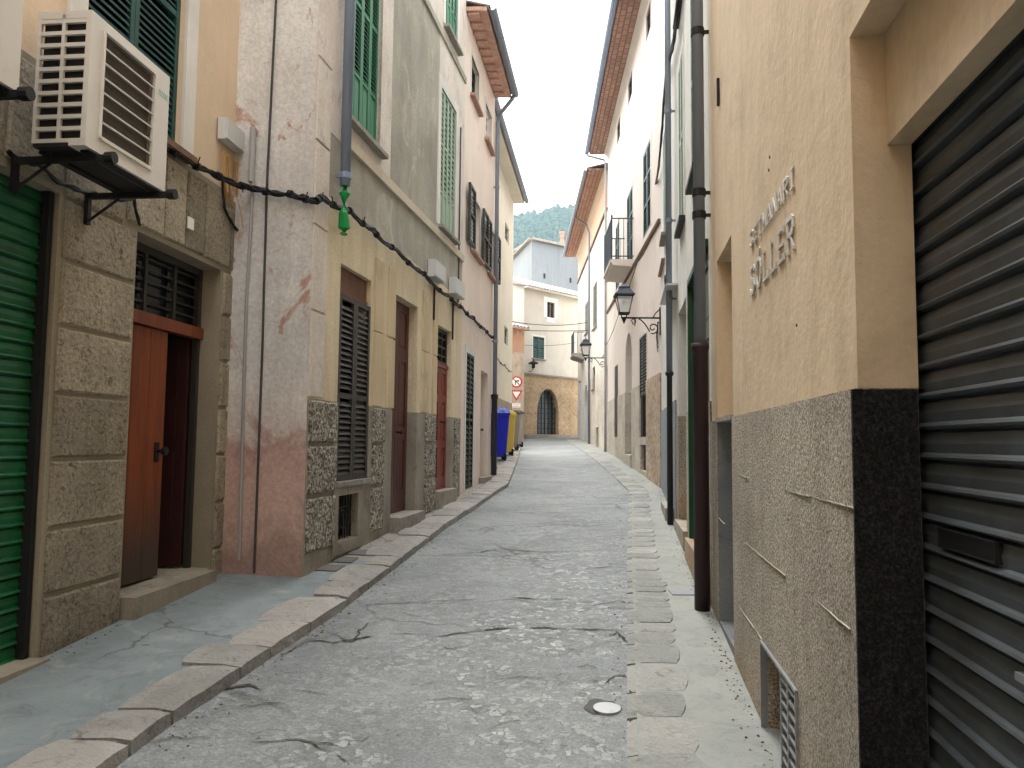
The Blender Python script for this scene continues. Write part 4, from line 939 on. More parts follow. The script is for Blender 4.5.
# ---- far right house with orange frieze
b = Bld('orange_frieze_house', 'far right house with orange frieze under its eaves and stone foot', 'house', (3.07, 24.36), (3.14, 36.2), 1)
R5 = b; LL = b.L; ze = b.at(577.5,259)[1]; zl = b.at(577.5,284)[1]; zs = b.at(600,372)[1]; sm = b.at(589.5,400)[0]
wa = b.rect((597,280), (593.5,330)); wb = b.rect((588,300), (585.5,335)); wc = b.rect((595,366), (592.5,390)); wd = b.rect((599,427), (596,445)); ar = b.rect((588,383), (584,440)); we = b.rect((580.5,380), (578.5,432))
wd[2] = b.g(wd[0])+.02; ar[2] = b.g(ar[0]); we[2] = b.g(we[0])
ops = [(*q, .16) for q in (wa, wb, wc, wd, we)]+[(*ar, .3, 1.)]
m = b.mb(); wall(m, 0, LL, zl, ze, [], n=.0, d=.34); b.part('frieze', m, M['orange_far'])
m = b.mb(); m.box(0, LL, -.3, .06, zl-.07, zl-.001); b.part('string_course', m, M['sill_brown'])
m = b.mb(); wall(m, 0, LL, zs, zl-.071, ops, d=.34); b.part('wall', m, M['cream_white'])
m = b.mb(); wall(m, 0, sm, -1, zs-.001, ops, n=.012, d=.35); b.part('ashlar_foot', m, M['ashlar_far'])
m = b.mb(); wall(m, sm+.001, LL, -1, zs-.001, ops, n=0, d=.34); b.part('wall', m, M['grey_white'])
shell(b, 0, LL, ze-.05, M['cream_white'], n=-.36)
for q in (wa, wb): swin(b, q, 2, M['sill_grey'], n0=-.02, sill='sill_grey', slat=.08, sproj=.07)
casement(b, wc, M['black_shutter'], n0=-.1, sill='sill_grey')
for q in (wd, we): m = b.mb(); m.box(q[0]+.01, q[1]-.01, -.14, -.1, q[2], q[3]-.002); b.part('door', m, M['sill_grey'])
m = b.mb(); m.box(ar[0]-.02, ar[1]+.02, -.36, -.28, ar[2], ar[3]+.02); b.part('arch_door', m, M['conduit'])
eave(b, 0, LL, ze, .62, mat_soffit='soffit_brick', tile='tile_dark', gutter='pipe_grey', cove='beige_band')
pa = b.at(591,300)[0]
pipe(b, [(pa-.5, .7, ze+.02), (pa-.35, .72, ze-.05), (pa-.05, .2, ze-.25), (pa, .08, ze-.6), (pa, .07, b.g(pa))], .04, 'pipe_grey')
a0 = b.at(584.5,345)[0]; zf = b.at(584.5,353)[1]; a1 = a0+1.6
m = b.mb(); m.prism([(0, zf), (.5, zf), (.5, zf-.1), (.4, zf-.16), (0, zf-.28)], a0, a1); bal = b.part('balcony', m, M['sill_grey'])
m = b.mb(); m.box(a0, a1, .44, .47, zf+.9, zf+.93)
x = a0+.02
while x < a1: m.box(x-.01, x+.01, .445, .465, zf, zf+.9); x += .1
for n_ in (.15, .3): m.box(a0, a0+.02, n_-.01, n_+.01, zf, zf+.9)
m.box(a0, a0+.03, 0, .44, zf+.9, zf+.93); b.part('railing', m, M['rail'], bal)
l2 = copy_tree(lamp); l2['label'] = 'farther and smaller wall lantern, in front of the orange frieze house'; place_lamp(l2, R5, 606.5, 358)

# ================================================================== END OF THE STREET
A = at_y(523, 430, 35.2); B2 = at_y(577, 430, 38.0)
b = Bld('cream_end_house', 'cream house closing the street over a brown stone base with a pointed iron gate', 'house', A.xy, B2.xy, 1, z=1.72)
b.nrm = -Vector((-b.d.y, b.d.x)); b.side = -1
EH = b; LL = b.L+4; ze = b.at(524,288)[1]; zb = b.at(524,373)[1]
GT = b.rect((537,388), (558,435)); GT[2] = b.at(547,434.5)[1]
w1 = b.rect((547,301.5), (554.5,318.5)); w2 = b.rect((533,336), (544,359.5))
m = b.mb(); wall(m, 0, LL, zb, ze, [(*w1, .2), (*w2, .15)], d=.4); b.part('wall', m, M['cream_white'])
m = b.mb(); wall(m, -.02, LL, -1, zb-.001, [(*GT, .35, 1.5)], n=.03, d=.42); b.part('stone_base', m, M['rubble'] if 0 else rough_stone('brown_cut_stone', (170,142,106), (196,168,132), (140,112,84), 6, .02, .8))
m = b.mb(); m.box(-.05, LL, .031, .1, zb-.06, zb+.02); b.part('ledge', m, M['sill_grey'])
m = b.mb(); m.box(-.1, LL, .031, .35, -.6, b.at(547,435)[1]); b.part('step', m, M['sill_grey'])
casement(b, w1, M['sill_brown'], n0=-.1, surround='white', sw=.22, cross=0)
m = frame_mb(b, w1, .22, -.02, .02, 'b'); b.part('surround', m, M['white'], b.o.children[-1])
swin(b, w2, 2, M['green_dark'], n0=-.03, surround='white_plaster', sw=.1, sill='sill_grey', slat=.09, rails=(.5,))
m = b.mb(); n_ = 6; W_ = GT[1]-GT[0]; cz = GT[3]-W_/2*1.5
def top(x): u = (x-GT[0])/W_*2-1; return cz+W_/2*1.5*math.sqrt(max(0, 1-u*u))-.02
for i in range(n_+1): x = GT[0]+.03+(W_-.06)*i/n_; m.box(x-.018, x+.018, -.2, -.16, GT[2], top(x))
z = GT[2]+.05
while z < GT[3]-.2:
    hw = W_/2*(1 if z < cz else math.sqrt(max(0, 1-((z-cz)/(W_/2*1.5))**2)))-.01; c = (GT[0]+GT[1])/2; m.box(c-hw, c+hw, -.195, -.165, z-.018, z+.018); z += .24
gt = b.part('iron_gate', m, M['iron'])
m = b.mb(); m.box(GT[0]-.1, GT[1]+.1, -.36, -.3, GT[2]-.2, GT[3]+.1); b.part('gate_backing', m, flat('gate_glass', (62,74,82), .3), gt)
eave(b, -.1, LL, ze, .3, mat_soffit='cream_white', tile='tile_grey', rise=.2)
m = b.mb(); m.box(0, .3, -5, -.42, -1, ze); m.box(LL-.3, LL, -5, -.42, -1, ze); m.box(0, LL, -5.3, -5, -1, ze+.6); b.part('side_wall', m, M['cream_white'])
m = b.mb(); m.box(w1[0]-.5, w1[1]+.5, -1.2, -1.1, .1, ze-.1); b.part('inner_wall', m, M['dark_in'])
# little lamp on the end house
a, z = b.at(528.5,366)
t = thing('wall_lamp', 'tiny dark bracket lamp on the cream end house left of the green shutters', 'wall lamp', b.W(a, .01, z), math.atan2(b.d.y, b.d.x))
m = MB(-1); m.tube([(0, 0, -.25), (0, .2, -.25), (0, .3, -.1)], .015, 6); m.tube([(0, 0, .1), (0, .3, .1)], .02, 6); m.build('bracket', M['iron'], t)
m = MB(-1); m.tube([(0, .3, .22), (0, .3, .12), (0, .3, .08)], [.04, .24, .22], 12); m.tube([(0, .3, .3), (0, .3, .2)], .03, 8); m.build('lamp_shade', M['iron'], t)
m = MB(-1); m.tube([(0, .3, .07), (0, .3, -.1), (0, .3, -.14)], [.09, .08, .03], 12); m.build('globe', M['glass_dark'], t)
# white house and brick house to its left
A = at_y(500, 430, 33.6); B3 = at_y(523, 430, 34.3)
b = Bld('white_side_house', 'bright white house piece left of the cream end house, above the brick house roof', 'house', A.xy, B3.xy, 1, z=1.68)
b.nrm = -Vector((-b.d.y, b.d.x)); b.side = -1; zt = b.at(515,284.5)[1]
w = [-1.6, -.8, 4.2, 5.4]
m = b.mb(); wall(m, -3, b.L, -1, zt, [(*w, .15)], d=.3); b.part('wall', m, M['white_plaster'])
casement(b, w, M['green_dark'], n0=-.1, sill='sill_grey')
m = b.mb(); m.prism([(.15, zt), (.15, zt+.06), (-2.4, zt+.55), (-5, zt+.06), (-5, zt)], -3.1, b.L+.1); b.part('roof', m, M['tile_grey'])
m = b.mb(); m.box(-3, b.L, -4.8, -4.6, -1, zt-.01); m.box(b.L-.2, b.L-.01, -4.6, -.31, -1, zt-.01); b.part('side_wall', m, M['white_plaster'])
A = at_y(500, 430, 29.5); B3 = at_y(523.5, 430, 30.6)
b = Bld('brick_corner_house', 'low faded orange brick house corner behind the bins and traffic signs', 'house', A.xy, B3.xy, 1, z=1.5)
b.nrm = -Vector((-b.d.y, b.d.x)); b.side = -1; zt = b.at(515,329)[1]; zm = b.at(515,352)[1]
m = b.mb(); wall(m, -3, b.L, zm, zt, [(-1.5, -.8, zm+.2, zt-.3, .15)], d=.3); b.part('brick_wall', m, plaster('faded_brick_render', (214,156,122), (196,150,124), (216,190,166), big=1.5, streak=.3))
m = b.mb(); wall(m, -3, b.L, -1, zm-.001, n=.004, d=.3); b.part('lower_wall', m, plaster('patchy_pale_masonry', (214,196,178), (190,168,148), (168,142,122), big=2.2, streak=.3))
casement(b, (-1.5, -.8, zm+.2, zt-.3), M['green_dark'], n0=-.1)
m = b.mb(); m.box(b.L-.3, b.L-.01, -4, -.31, -1, zt-.01); m.box(-3, b.L, -4.2, -4.01, -1, zt-.01); b.part('side_wall', m, M['sill_pink'])
eave(b, -3, b.L+.05, zt, .25, mat_soffit='terracotta', tile='tile_grey')
BR = b
# grey gable building behind
C0 = at_y(531.5, 285, 46); C1 = at_y(590, 285, 47.5); C2 = at_y(500, 285, 49.5)
t = thing('grey_gable_building', 'tall blue-grey windowless building with a gable roof behind the end house', 'building', (C0.x, C0.y, 0))
def ext(p, q, zs, name, mat, th=.4):
    m = MB(); d = (q-p).xy.normalized(); nn = Vector((-d.y, d.x))*th; L = len(zs)
    lo = [(p.xy+(q-p).xy*i/(L-1)) for i in range(L)]
    V = []
    for off in (Vector((0, 0)), nn):
        for x, z in zip(lo, zs): V.append((x+off, z))
    base = len(m.v)
    for x, z in V: m.v.append((x.x-C0.x, x.y-C0.y, z))
    for x, z in V: m.v.append((x.x-C0.x, x.y-C0.y, 0))
    n2 = 2*L
    for i in range(L-1):
        m.f += [[i, i+1, n2+i+1, n2+i], [L+i, L+i+1, n2+L+i+1, n2+L+i], [i, i+1, L+i+1, L+i]]
    m.f += [[0, L, n2+L, n2], [L-1, 2*L-1, n2+2*L-1, n2+L-1]]
    return m.build(name, mat, t)
z0 = at_y(532, 240.5, 46).z; z1 = at_y(590, 253, 47.5).z; z2_ = at_y(505, 251, 49).z; z2_ = z0-1.3
ext(C0, C1, [z0, z1], 'gable_wall', M['gable_grey']); ext(C2, C0, [z2_, z0], 'side_wall', M['gable_light'])
m = MB()
def roofq(p, q, zp_, zq):                                # roof edge slab over a wall top
    d = (q-p).xy.normalized(); nn = Vector((d.y, -d.x))
    pts = []
    for pt, z in ((p, zp_), (q, zq)):
        for o_, h in ((.25, 0), (-9, .5)):
            x = pt.xy+nn*o_; pts.append((x.x-C0.x, x.y-C0.y, z+.02+(0 if o_ > 0 else 0)))
    i = [len(m.v)+k_ for k_ in range(8)]
    for x in pts: m.v.append(x)
    for x in pts: m.v.append((x[0], x[1], x[2]+.14))
    for f_ in ((0,1,3,2), (4,5,7,6), (0,1,5,4), (2,3,7,6), (0,2,6,4), (1,3,7,5)): m.f.append([i[k_] for k_ in f_])
roofq(C0, C1, z0, z1); m.build('roof', M['sill_grey'], t); m = MB(); roofq(C2, C0, z2_+.004, z0+.004); m.build('roof', M['sill_grey'], t)
m = MB(); cp = at_y(562, 246, 48.5); ct = at_y(562, 232, 48.5).z
for i, (za, zb_, w) in enumerate(((cp.z-.9, cp.z+.35, .15), (cp.z+.351, cp.z+.55, .11), (cp.z+.551, ct-.12, .14), (ct-.119, ct, .18))): 
    m.box(cp.x-C0.x-w, cp.x-C0.x+w, cp.y-C0.y-w, cp.y-C0.y+w, za, zb_)
m.build('chimney', M['sill_pink'], t)
for px, py in ((544, 275), (570, 277)):
    m = MB()
    q = at_y(px, py, 46.3).xy; f_ = C0.xy+(C1-C0).xy*((px-531.5)/(590-531.5)); z = at_y(px, py, 46.5).z; m.box(f_.x-C0.x-.06, f_.x-C0.x+.06, f_.y-C0.y-.03, f_.y-C0.y+.3, z-.25, z+.05); m.build('wall_slot', M['ac_dark'], t)
# overhead wires
def wire(p, q, sag, r, label):
    pts = [p.lerp(q, i/16)+Vector((0, 0, -sag*4*(i/16)*(1-i/16))) for i in range(17)]
    mb = MB(); mb.tube(pts, r, 6); tag(mb.build('overhead_wire', M['black_rubber']), label, 'wire', 'wires across the street end')
def rp(px, py, n=.05): a, z = R5.at(px, py, n); return R5.W(a, n, z)
wire(at_y(511, 321.5, 24.6), rp(587, 322.5), .12, .014, 'uppermost dark wire across the street end')
wire(at_y(526, 330.5, 30.3), rp(588, 330.5), .02, .014, 'straight second wire across the street end, level with the brick house roof')
wire(at_y(523, 345, 30.6), rp(576, 342.5), .08, .01, 'thin faint wire crossing the green shutters of the end house')

# traffic signs on a pole
p = ground_at(510.5, 438); p = at_y(510.5, 400, 29.0); gz = zg(29.0)
t = thing('traffic_sign', 'slim post with a round no right turn sign over a red-rimmed triangle, behind the bins', 'traffic sign', (p.x, p.y, gz))
m = MB(); m.tube([(0, 0, -.2), (0, 0, at_y(511, 372, 29).z-gz)], .03, 8); m.build('pole', M['galv'], t)
zc = at_y(513.5, 382, 29).z-gz; cx = at_y(516.5, 382, 29).x-p.x
zd = at_y(514.5, 394, 29).z-gz
def disc(r, y0, y1, mat, name, par, cz, K=24, pts=None):
    m = MB(); P_ = pts or [(cx+r*math.cos(2*math.pi*i/K), cz+r*math.sin(2*math.pi*i/K)) for i in range(K)]
    m.v = [(x, y0, z) for x, z in P_]+[(x, y1, z) for x, z in P_]; L = len(P_); m.f = [list(range(L)), list(range(L, 2*L))]+[[i, (i+1) % L, L+(i+1) % L, L+i] for i in range(L)]
    return m.build(name, mat, par)
sg = disc(.22, -.06, -.035, M['red'], 'round_sign', t, zc); disc(.165, -.064, -.0605, M['white'], 'sign_face', sg, zc)
m = MB(-1); m.stroke([(cx-.04, zc-.11), (cx-.04, zc+.04), (cx+.06, zc+.04)], .035, .0641, .067); m.slab([(cx+.05, zc+.09), (cx+.11, zc+.04), (cx+.05, zc-.01)], .0641, .067); m.stroke([(cx-.12, zc+.12), (cx+.12, zc-.12)], .03, .0681, .07); m.build('arrow', M['black'], sg)
tri = lambda r: [(cx-r, zd+r*.58), (cx+r, zd+r*.58), (cx, zd-r*1.15)]
sg = disc(0, -.06, -.035, M['red'], 'triangle_sign', t, zd, pts=tri(.24)); disc(0, -.064, -.0605, M['white'], 'sign_face', sg, zd, pts=tri(.15))
zq = zd-.42
m = MB(-1); m.block(cx-.16, cx+.16, .035, .05, zq-.1, zq+.06, .004); pl = m.build('notice_plate', M['white'], t)
m = MB(-1)
for i in range(2): m.stroke([(cx-.12, zq+.02-i*.07), (cx+.12, zq+.02-i*.07)], .015, .0501, .052)
m.build('text_line', M['red'], pl)

# unseen house added behind the viewer to shut out rear sky light
b = Bld('rear_light_blocker', 'tall unseen plaster house added behind the viewpoint to block sky light from the rear', 'house', (-9, -9), (9, -9), 1, z=-.6)
dw = [8.4, 9.6, .0, 2.4]; ops = [(*dw, .2)]+[(x, x+1., z, z+1.7, .15) for x in (7, 10.2) for z in (4, 7.2)]
m = b.mb(); wall(m, 0, 18, -1, 10.2, ops); b.part('wall', m, M['orange_plaster'])
door_panels(b, (8.41, 9.59, .0, 2.39), -.1, M['door_brown'])
for q in ops[1:]: swin(b, q[:4], 2, M['green_shutter'], rails=(.5,))
eave(b, 0, 18, 10.4, .5)

# wheeled bins
def make_bin(name, label, cat, w, d, h, body, lid, group='wheeled bins on the left pavement'):
    t = thing(name, label, cat, group=group)
    m = MB()
    def taper(x0, y0, x1, y1, z0, z1, c=.03):
        P_ = lambda x, y, z: [m.P(*q) for q in ((-x+c, -y, z), (x-c, -y, z), (x, -y+c, z), (x, y-c, z), (x-c, y, z), (-x+c, y, z), (-x, y-c, z), (-x, -y+c, z))]
        i, j = P_(x0, y0, z0), P_(x1, y1, z1)
        for q in range(8): m.f.append([i[q], i[(q+1) % 8], j[(q+1) % 8], j[q]])
        m.f.append(i); m.f.append(j)
    taper(w*.40, d*.38, w*.5, d*.5, .1, h*.86); m.build('bin_body', body, t)
    m = MB(); taper(w*.53, d*.53, w*.53, d*.53, h*.861, h*.9); m.build('rim', body, t)
    m = MB(); taper(w*.53, d*.53, w*.5, d*.5, h*.901, h*.95); taper(w*.48, d*.48, w*.3, d*.42, h*.951, h); lo = m.build('lid', lid, t)
    m = MB(); m.tube([(-w*.4, d*.56, h*.9), (w*.4, d*.56, h*.9)], .015, 8); m.build('handle', body, lo)
    for x in (-w*.36, w*.36):
        for y in (-d*.34, d*.36):
            m = MB(); rr = .1; m.tube([(x-.025, y, rr), (x+.025, y, rr)], rr, 16); wh = m.build('wheel', M['tyre'], t)
            m = MB(); m.tube([(x-.028, y, rr), (x+.028, y, rr)], .04, 10); m.build('hub', M['bin_dark'], wh)
    m = MB(); m.box(-w*.36, w*.36, -d*.36, -d*.32, .09, .12); m.box(-w*.36, w*.36, d*.32, d*.36, .09, .12); m.build('axle', M['bin_dark'], t)
    return t
def putbin(o, px, py, rz=R(8)):
    p = ground_at(px, py); o.location = (p.x, p.y+.3, zg(p.y+.3)); o.rotation_euler = (0, 0, rz)
putbin(make_bin('wheeled_bin', 'deep blue wheeled bin with paler blue lid, nearest of the row', 'bin', .66, .72, 1.36, M['bin_blue'], M['bin_blue_lid']), 494.5, 461)
bpy.context.view_layer.update()
putbin(make_bin('wheeled_bin', 'yellow wheeled bin between the blue and the grey ones', 'bin', .6, .7, 1.3, M['bin_yellow'], M['bin_yellow']), 503.5, 456)
putbin(make_bin('wheeled_bin', 'brownish grey wheeled bin with dark lid, third in the row', 'bin', .55, .66, 1.28, M['bin_grey'], M['bin_dark']), 510.5, 450.5)
putbin(make_bin('wheeled_bin', 'grey wheeled bin with black lid, farthest of the row', 'bin', .55, .66, 1.28, M['bin_grey'], M['bin_dark']), 515.5, 447.5)
HAZE = .00027; EXPO = 2.1
# ================================================================== GROUND
kerbL = [(-2.15,-8),(-2.0,0),(-1.9,2.2)]+[tuple(ground_at(*p).xy) for p in ((94,768),(176,709),(290,634),(340,603),(448,522),(508,483),(517,461),(521,445))]+[(.4,31),(-1.5,34.5),(-8,35.2)]
kerbR = [(.02,-8),(.05,0),(.3,2)]+[tuple(ground_at(*p).xy) for p in ((627,768),(627,560),(629,490),(610,473),(587,453.5),(566,440))]+[(2.6,36.1)]
def interp(poly, y):
    if y <= poly[0][1]: return poly[0][0]
    for (a, c), (e, g_) in zip(poly, poly[1:]):
        if c <= y <= g_: return a+(e-a)*(y-c)/max(1e-6, g_-c)
    return poly[-1][0]
kl = [p for p in kerbL if p[1] < 31.5]
def xl(y): return interp(kl, y)+.012*mnoise.noise(Vector((0, y*1.7, 0)))
def xr(y): return interp(kerbR, y)
def leftwall(y):
    return -8.0
DROP = .072
def road_z(x, y):
    a, c = xl(y), xr(y); t = min(1, max(0, (x-a)/(c-a))); d_ = DROP*(1-t)+.02*t
    w = .012*mnoise.noise(Vector((x*.8, y*.5, 2)))
    e = min(1, max(0, (y-28)/5)); return zg(y)-(d_+.03*math.sin(math.pi*t))*(1-e)-.02*e+w
def rowmesh(rows, name, mat, fz):
    """rows: list of lists of (x,y) with the same length"""
    me = bpy.data.meshes.new(name); V = [(x, y, fz(x, y)) for r in rows for x, y in r]; n_ = len(rows[0])
    Fc = [[i*n_+j, i*n_+j+1, (i+1)*n_+j+1, (i+1)*n_+j] for i in range(len(rows)-1) for j in range(n_-1)]
    me.from_pydata(V, [], Fc); me.materials.append(mat)
    for p in me.polygons: p.use_smooth = True
    o = bpy.data.objects.new(name, me); COL.objects.link(o); return struct(o)
def ys(a, b_, f=.08):
    y = a; out = [a]
    while y < b_: y += max(.06, abs(y)*.012+f*.5); out.append(min(y, b_))
    return out
# road material: worn concrete with exposed pale stones, holes and fine cracks
k = N('worn_road_concrete')
base = k.mix(k.ramp(k.noise(.55, 6, .6, dist=.6), .35, .65), lin((127,132,133)), lin((105,110,111)))
warp = k.n.new('ShaderNodeTexNoise'); warp.inputs['Scale'].default_value = 9; k.l.new(k.tc, warp.inputs['Vector'])
wv = k.mix(.12, k.tc, warp.outputs['Color'])
chip = k.vor(22, 'F1', 'Color', vec=wv); cd = k.sep(0, chip); ch = k.n.new('ShaderNodeSeparateColor'); k.l.new(chip, ch.inputs[0])
worn = k.math('ADD', k.ramp(k.noise(.8, 5, .65, dist=.8), .4, .62, 0, 1), 0)
x_ = k.sep(0); y_ = k.sep(1)
centre = k.ramp(k.math('ABSOLUTE', k.math('SUBTRACT', k.math('SUBTRACT', x_, k.math('MULTIPLY', y_, .14)), -.6)), .25, 1.1, 1, .25)
near = k.ramp(y_, 4.5, 11, 1, .35)
wmask = k.math('MULTIPLY', worn, k.math('MULTIPLY', centre, near))
pale = k.math('MULTIPLY', k.ramp(ch.outputs[0], .55, .75), wmask)
edge = k.ramp(k.vor(22, 'DISTANCE_TO_EDGE', vec=wv), .02, .07)
pale = k.math('MULTIPLY', pale, edge)
c = k.mix(k.ramp(k.noise(7, 7, .75, dist=.8), .5, .7, 0, .45), base, lin((152,157,156)))
c = k.mix(k.ramp(k.noise(11, 7, .75, dist=.8), .54, .68, 0, .4), c, lin((78,82,80)))
c = k.mix(pale, c, lin((174,179,178)))
dk = k.math('MULTIPLY', k.ramp(ch.outputs[1], .8, .86), wmask); dk = k.math('MULTIPLY', dk, k.ramp(k.noise(12, 4, .6), .42, .55))
c = k.mix(k.math('MULTIPLY', dk, .75), c, lin((84,86,82)))
c = k.mix(k.ramp(k.noise(3.2, 7, .7, dist=1.5), .62, .72, 0, .4), c, lin((106,108,100)))
pits = k.ramp(k.noise(17, 5, .7, dist=1.), .665, .7, 0, .8); c = k.mix(pits, c, lin((62,62,58)))
# fine map cracking
cv = k.n.new('ShaderNodeTexNoise'); cv.inputs['Scale'].default_value = 1.6; cv.inputs['Detail'].default_value = 5; k.l.new(k.tc, cv.inputs['Vector'])
cvv = k.mix(.35, k.map(.5, 1.25, 1), cv.outputs['Color'])
ck = k.ramp(k.vor(.9, 'DISTANCE_TO_EDGE', vec=cvv), .002, .012, 1, 0); ck = k.math('MULTIPLY', ck, k.ramp(k.noise(.6, 3, .5), .48, .58))
c = k.mix(k.math('MULTIPLY', ck, .5), c, lin((58,58,54)))
fine = k.ramp(k.noise(55, 5, .75), .3, .7, .62, 1.32); cc = k.n.new('ShaderNodeCombineColor'); [k.l.new(fine, cc.inputs[i]) for i in range(3)]
c = k.mix(1., c, cc.outputs[0], 'MULTIPLY')
h = k.math('ADD', k.math('MULTIPLY', k.noise(40, 5, .7), .6), k.math('MULTIPLY', k.math('SUBTRACT', pale, k.math('ADD', dk, k.math('ADD', pits, ck))), .8))
h = k.math('ADD', h, k.math('MULTIPLY', k.noise(4, 6, .65), 2.4))
road_m = k.out(c, k.ramp(k.noise(2, 5, .6), .3, .7, .62, .85), k.bump(h, .014, 1), spec=.35)
rows = []
for y in ys(-8, 31): a, c_ = xl(y), xr(y); rows.append([(a+(c_-a)*i/40, y) for i in range(41)])
for y in [31.5+.5*i for i in range(12)]:
    a = -.2-(y-31.5)*2.2; c_ = xr(min(y, 36)); rows.append([(a+(c_-a)*i/40, y) for i in range(41)])
road = rowmesh(rows, 'road', road_m, road_z)
# kerb stones + pavements
def mk_kerb(name, c1, c2, c3):
  k = N(name)
  oi = k.n.new('ShaderNodeTexWhiteNoise'); oi.noise_dimensions = '1D'; fy = k.math('FLOOR', k.math('MULTIPLY', k.sep(1), 2.1)); k.l.new(fy, oi.inputs['W'])
  c = k.mix(k.ramp(k.noise(2.2, 6, .6, dist=.7), .35, .65), lin(c1), lin(c2))
  gi = k.n.new('ShaderNodeNewGeometry'); c = k.mix(k.ramp(gi.outputs['Random Per Island'], 0, 1, 0, .8), c, lin(c3)); c = k.mix(k.ramp(gi.outputs['Random Per Island'], .7, .75, 0, .22), c, lin((184,183,178)))
  c = k.mix(k.ramp(k.noise(9, 6, .7, dist=1.2), .56, .7, 0, .75), c, lin((88,82,76)))
  c = k.mix(k.ramp(k.noise(1.1, 5, .7, dist=1.), .5, .66, 0, .5), c, lin((168,166,160)))
  h = k.math('ADD', k.noise(35, 5, .7), k.math('MULTIPLY', k.noise(6, 5, .65), 3))
  kerb_m = k.out(c, .85, k.bump(h, .014, 1), spec=.25)
  return kerb_m
def pave(name, c1, c2, c3, cr=True):
    k = N(name)
    c = k.mix(k.ramp(k.noise(.9, 6, .6, dist=.8), .35, .65), lin(c1), lin(c2)); c = k.mix(k.ramp(k.noise(2.6, 7, .7, dist=1.4), .56, .7, 0, .7), c, lin(c3))
    c = k.mix(k.ramp(k.noise(24, 4, .7), .6, .7, 0, .4), c, lin((82,84,80)))
    c = k.mix(k.ramp(k.noise(5, 7, .75, dist=1), .5, .7, 0, .5), c, lin(tuple(int(x*.72) for x in c2)))
    if cr:
        cv = k.n.new('ShaderNodeTexNoise'); cv.inputs['Scale'].default_value = 2.2; cv.inputs['Detail'].default_value = 5; k.l.new(k.tc, cv.inputs['Vector'])
        ck = k.ramp(k.vor(1.1, 'DISTANCE_TO_EDGE', vec=k.mix(.4, k.tc, cv.outputs['Color'])), .002, .011, .7, 0); ck = k.math('MULTIPLY', ck, k.ramp(k.noise(.7, 3, .5), .5, .58))
        c = k.mix(ck, c, lin((70,68,64)))
    h = k.math('ADD', k.noise(50, 4, .7), k.math('MULTIPLY', k.noise(7, 5, .65), 1.6))
    return k.out(c, .8, k.bump(h, .005, .8), spec=.3)
pl_m = pave('blue_green_concrete', (132,141,143), (112,122,124), (150,153,149)); pr_m = pave('pale_grey_concrete', (142,145,140), (128,132,128), (156,154,146))
pf_m = pave('pale_far_concrete', (142,140,134), (130,129,123), (120,116,110))
def zl_(x, y): return zg(y)+.008*mnoise.noise(Vector((x, y*.6, 5)))-.0
def inner(y, side=-1): return .34+(.11 if side < 0 else .05)*mnoise.noise(Vector((3, y*2.3, 7)))+.05*mnoise.noise(Vector((9, y*7, 7)))
def cell(name, mat, y0, y1, side, rnd, gap=.012):
    """one kerb stone: top follows the slope, outer face drops to the road; inner end is ragged"""
KM = {-1: mk_kerb('pinkish_kerb_limestone', (150,149,144), (128,127,123), (144,139,134)), 1: mk_kerb('pale_kerb_limestone', (136,140,137), (124,128,125), (130,131,127))}
def stones(side, y0, y1, name):
    rnd = random.Random(5+side); V = []; Fc = []; y = y0
    while y < y1:
        Ls = rnd.uniform(.3, .75)*(1 if side < 0 else .62)*(1+max(0, y-10)*.03); a, e = y, y+Ls-.014-rnd.random()*.012; wd = (inner(y+Ls/2, side)+rnd.uniform(-.05, .06)*(1 if side < 0 else .5))*(1 if side < 0 else .95)
        K = 5; J = 3; dz = rnd.uniform(-.006, .008); tl = rnd.uniform(-.01, .01); b0 = len(V)
        for i in range(K+1):
            yy = a+(e-a)*i/K; rnd_c = .05*(abs(i/K*2-1)**4)
            xk = xl(yy) if side < 0 else xr(yy)
            for j in range(J+1):
                t_ = j/J; jit = rnd.uniform(-.006, .006)
                w_ = wd*(1-rnd_c*1.8)
                x = xk-side*0+(-1 if side < 0 else 1)*(.0+w_*t_)+jit*(0 if j == 0 else 1)
                z = zl_(x, yy)+dz*(1 if side < 0 else .4)+(.016 if side < 0 else .009)+tl*t_*(1 if side < 0 else .3)
                if j == 0: z -= .012+abs(jit)
                if i in (0, K): z -= .007
                V.append((x, yy, z))
        for i in range(K):
            for j in range(J): q = b0+i*(J+1)+j; Fc.append([q, q+1, q+J+2, q+J+1])
        # outer, inner and end skirts
        def skirt(idx, depth):
            s0 = len(V)
            for q in idx: x, yy, z = V[q]; V.append((x+(.012 if side < 0 else -.0)*(rnd.random()), yy, z-depth))
            for p_ in range(len(idx)-1): Fc.append([idx[p_], idx[p_+1], s0+p_+1, s0+p_])
        skirt([b0+i*(J+1) for i in range(K+1)], .2); skirt([b0+i*(J+1)+J for i in range(K+1)], .05)
        skirt([b0+j for j in range(J+1)], .2); skirt([b0+K*(J+1)+j for j in range(J+1)], .2)
        y += Ls
    me = bpy.data.meshes.new(name); me.from_pydata(V, [], Fc); me.materials.append(KM[side]); o = bpy.data.objects.new(name, me); COL.objects.link(o)
    return struct(o)
stones(-1, -8, 30.8, 'kerb'); stones(1, -8, 35.5, 'kerb')
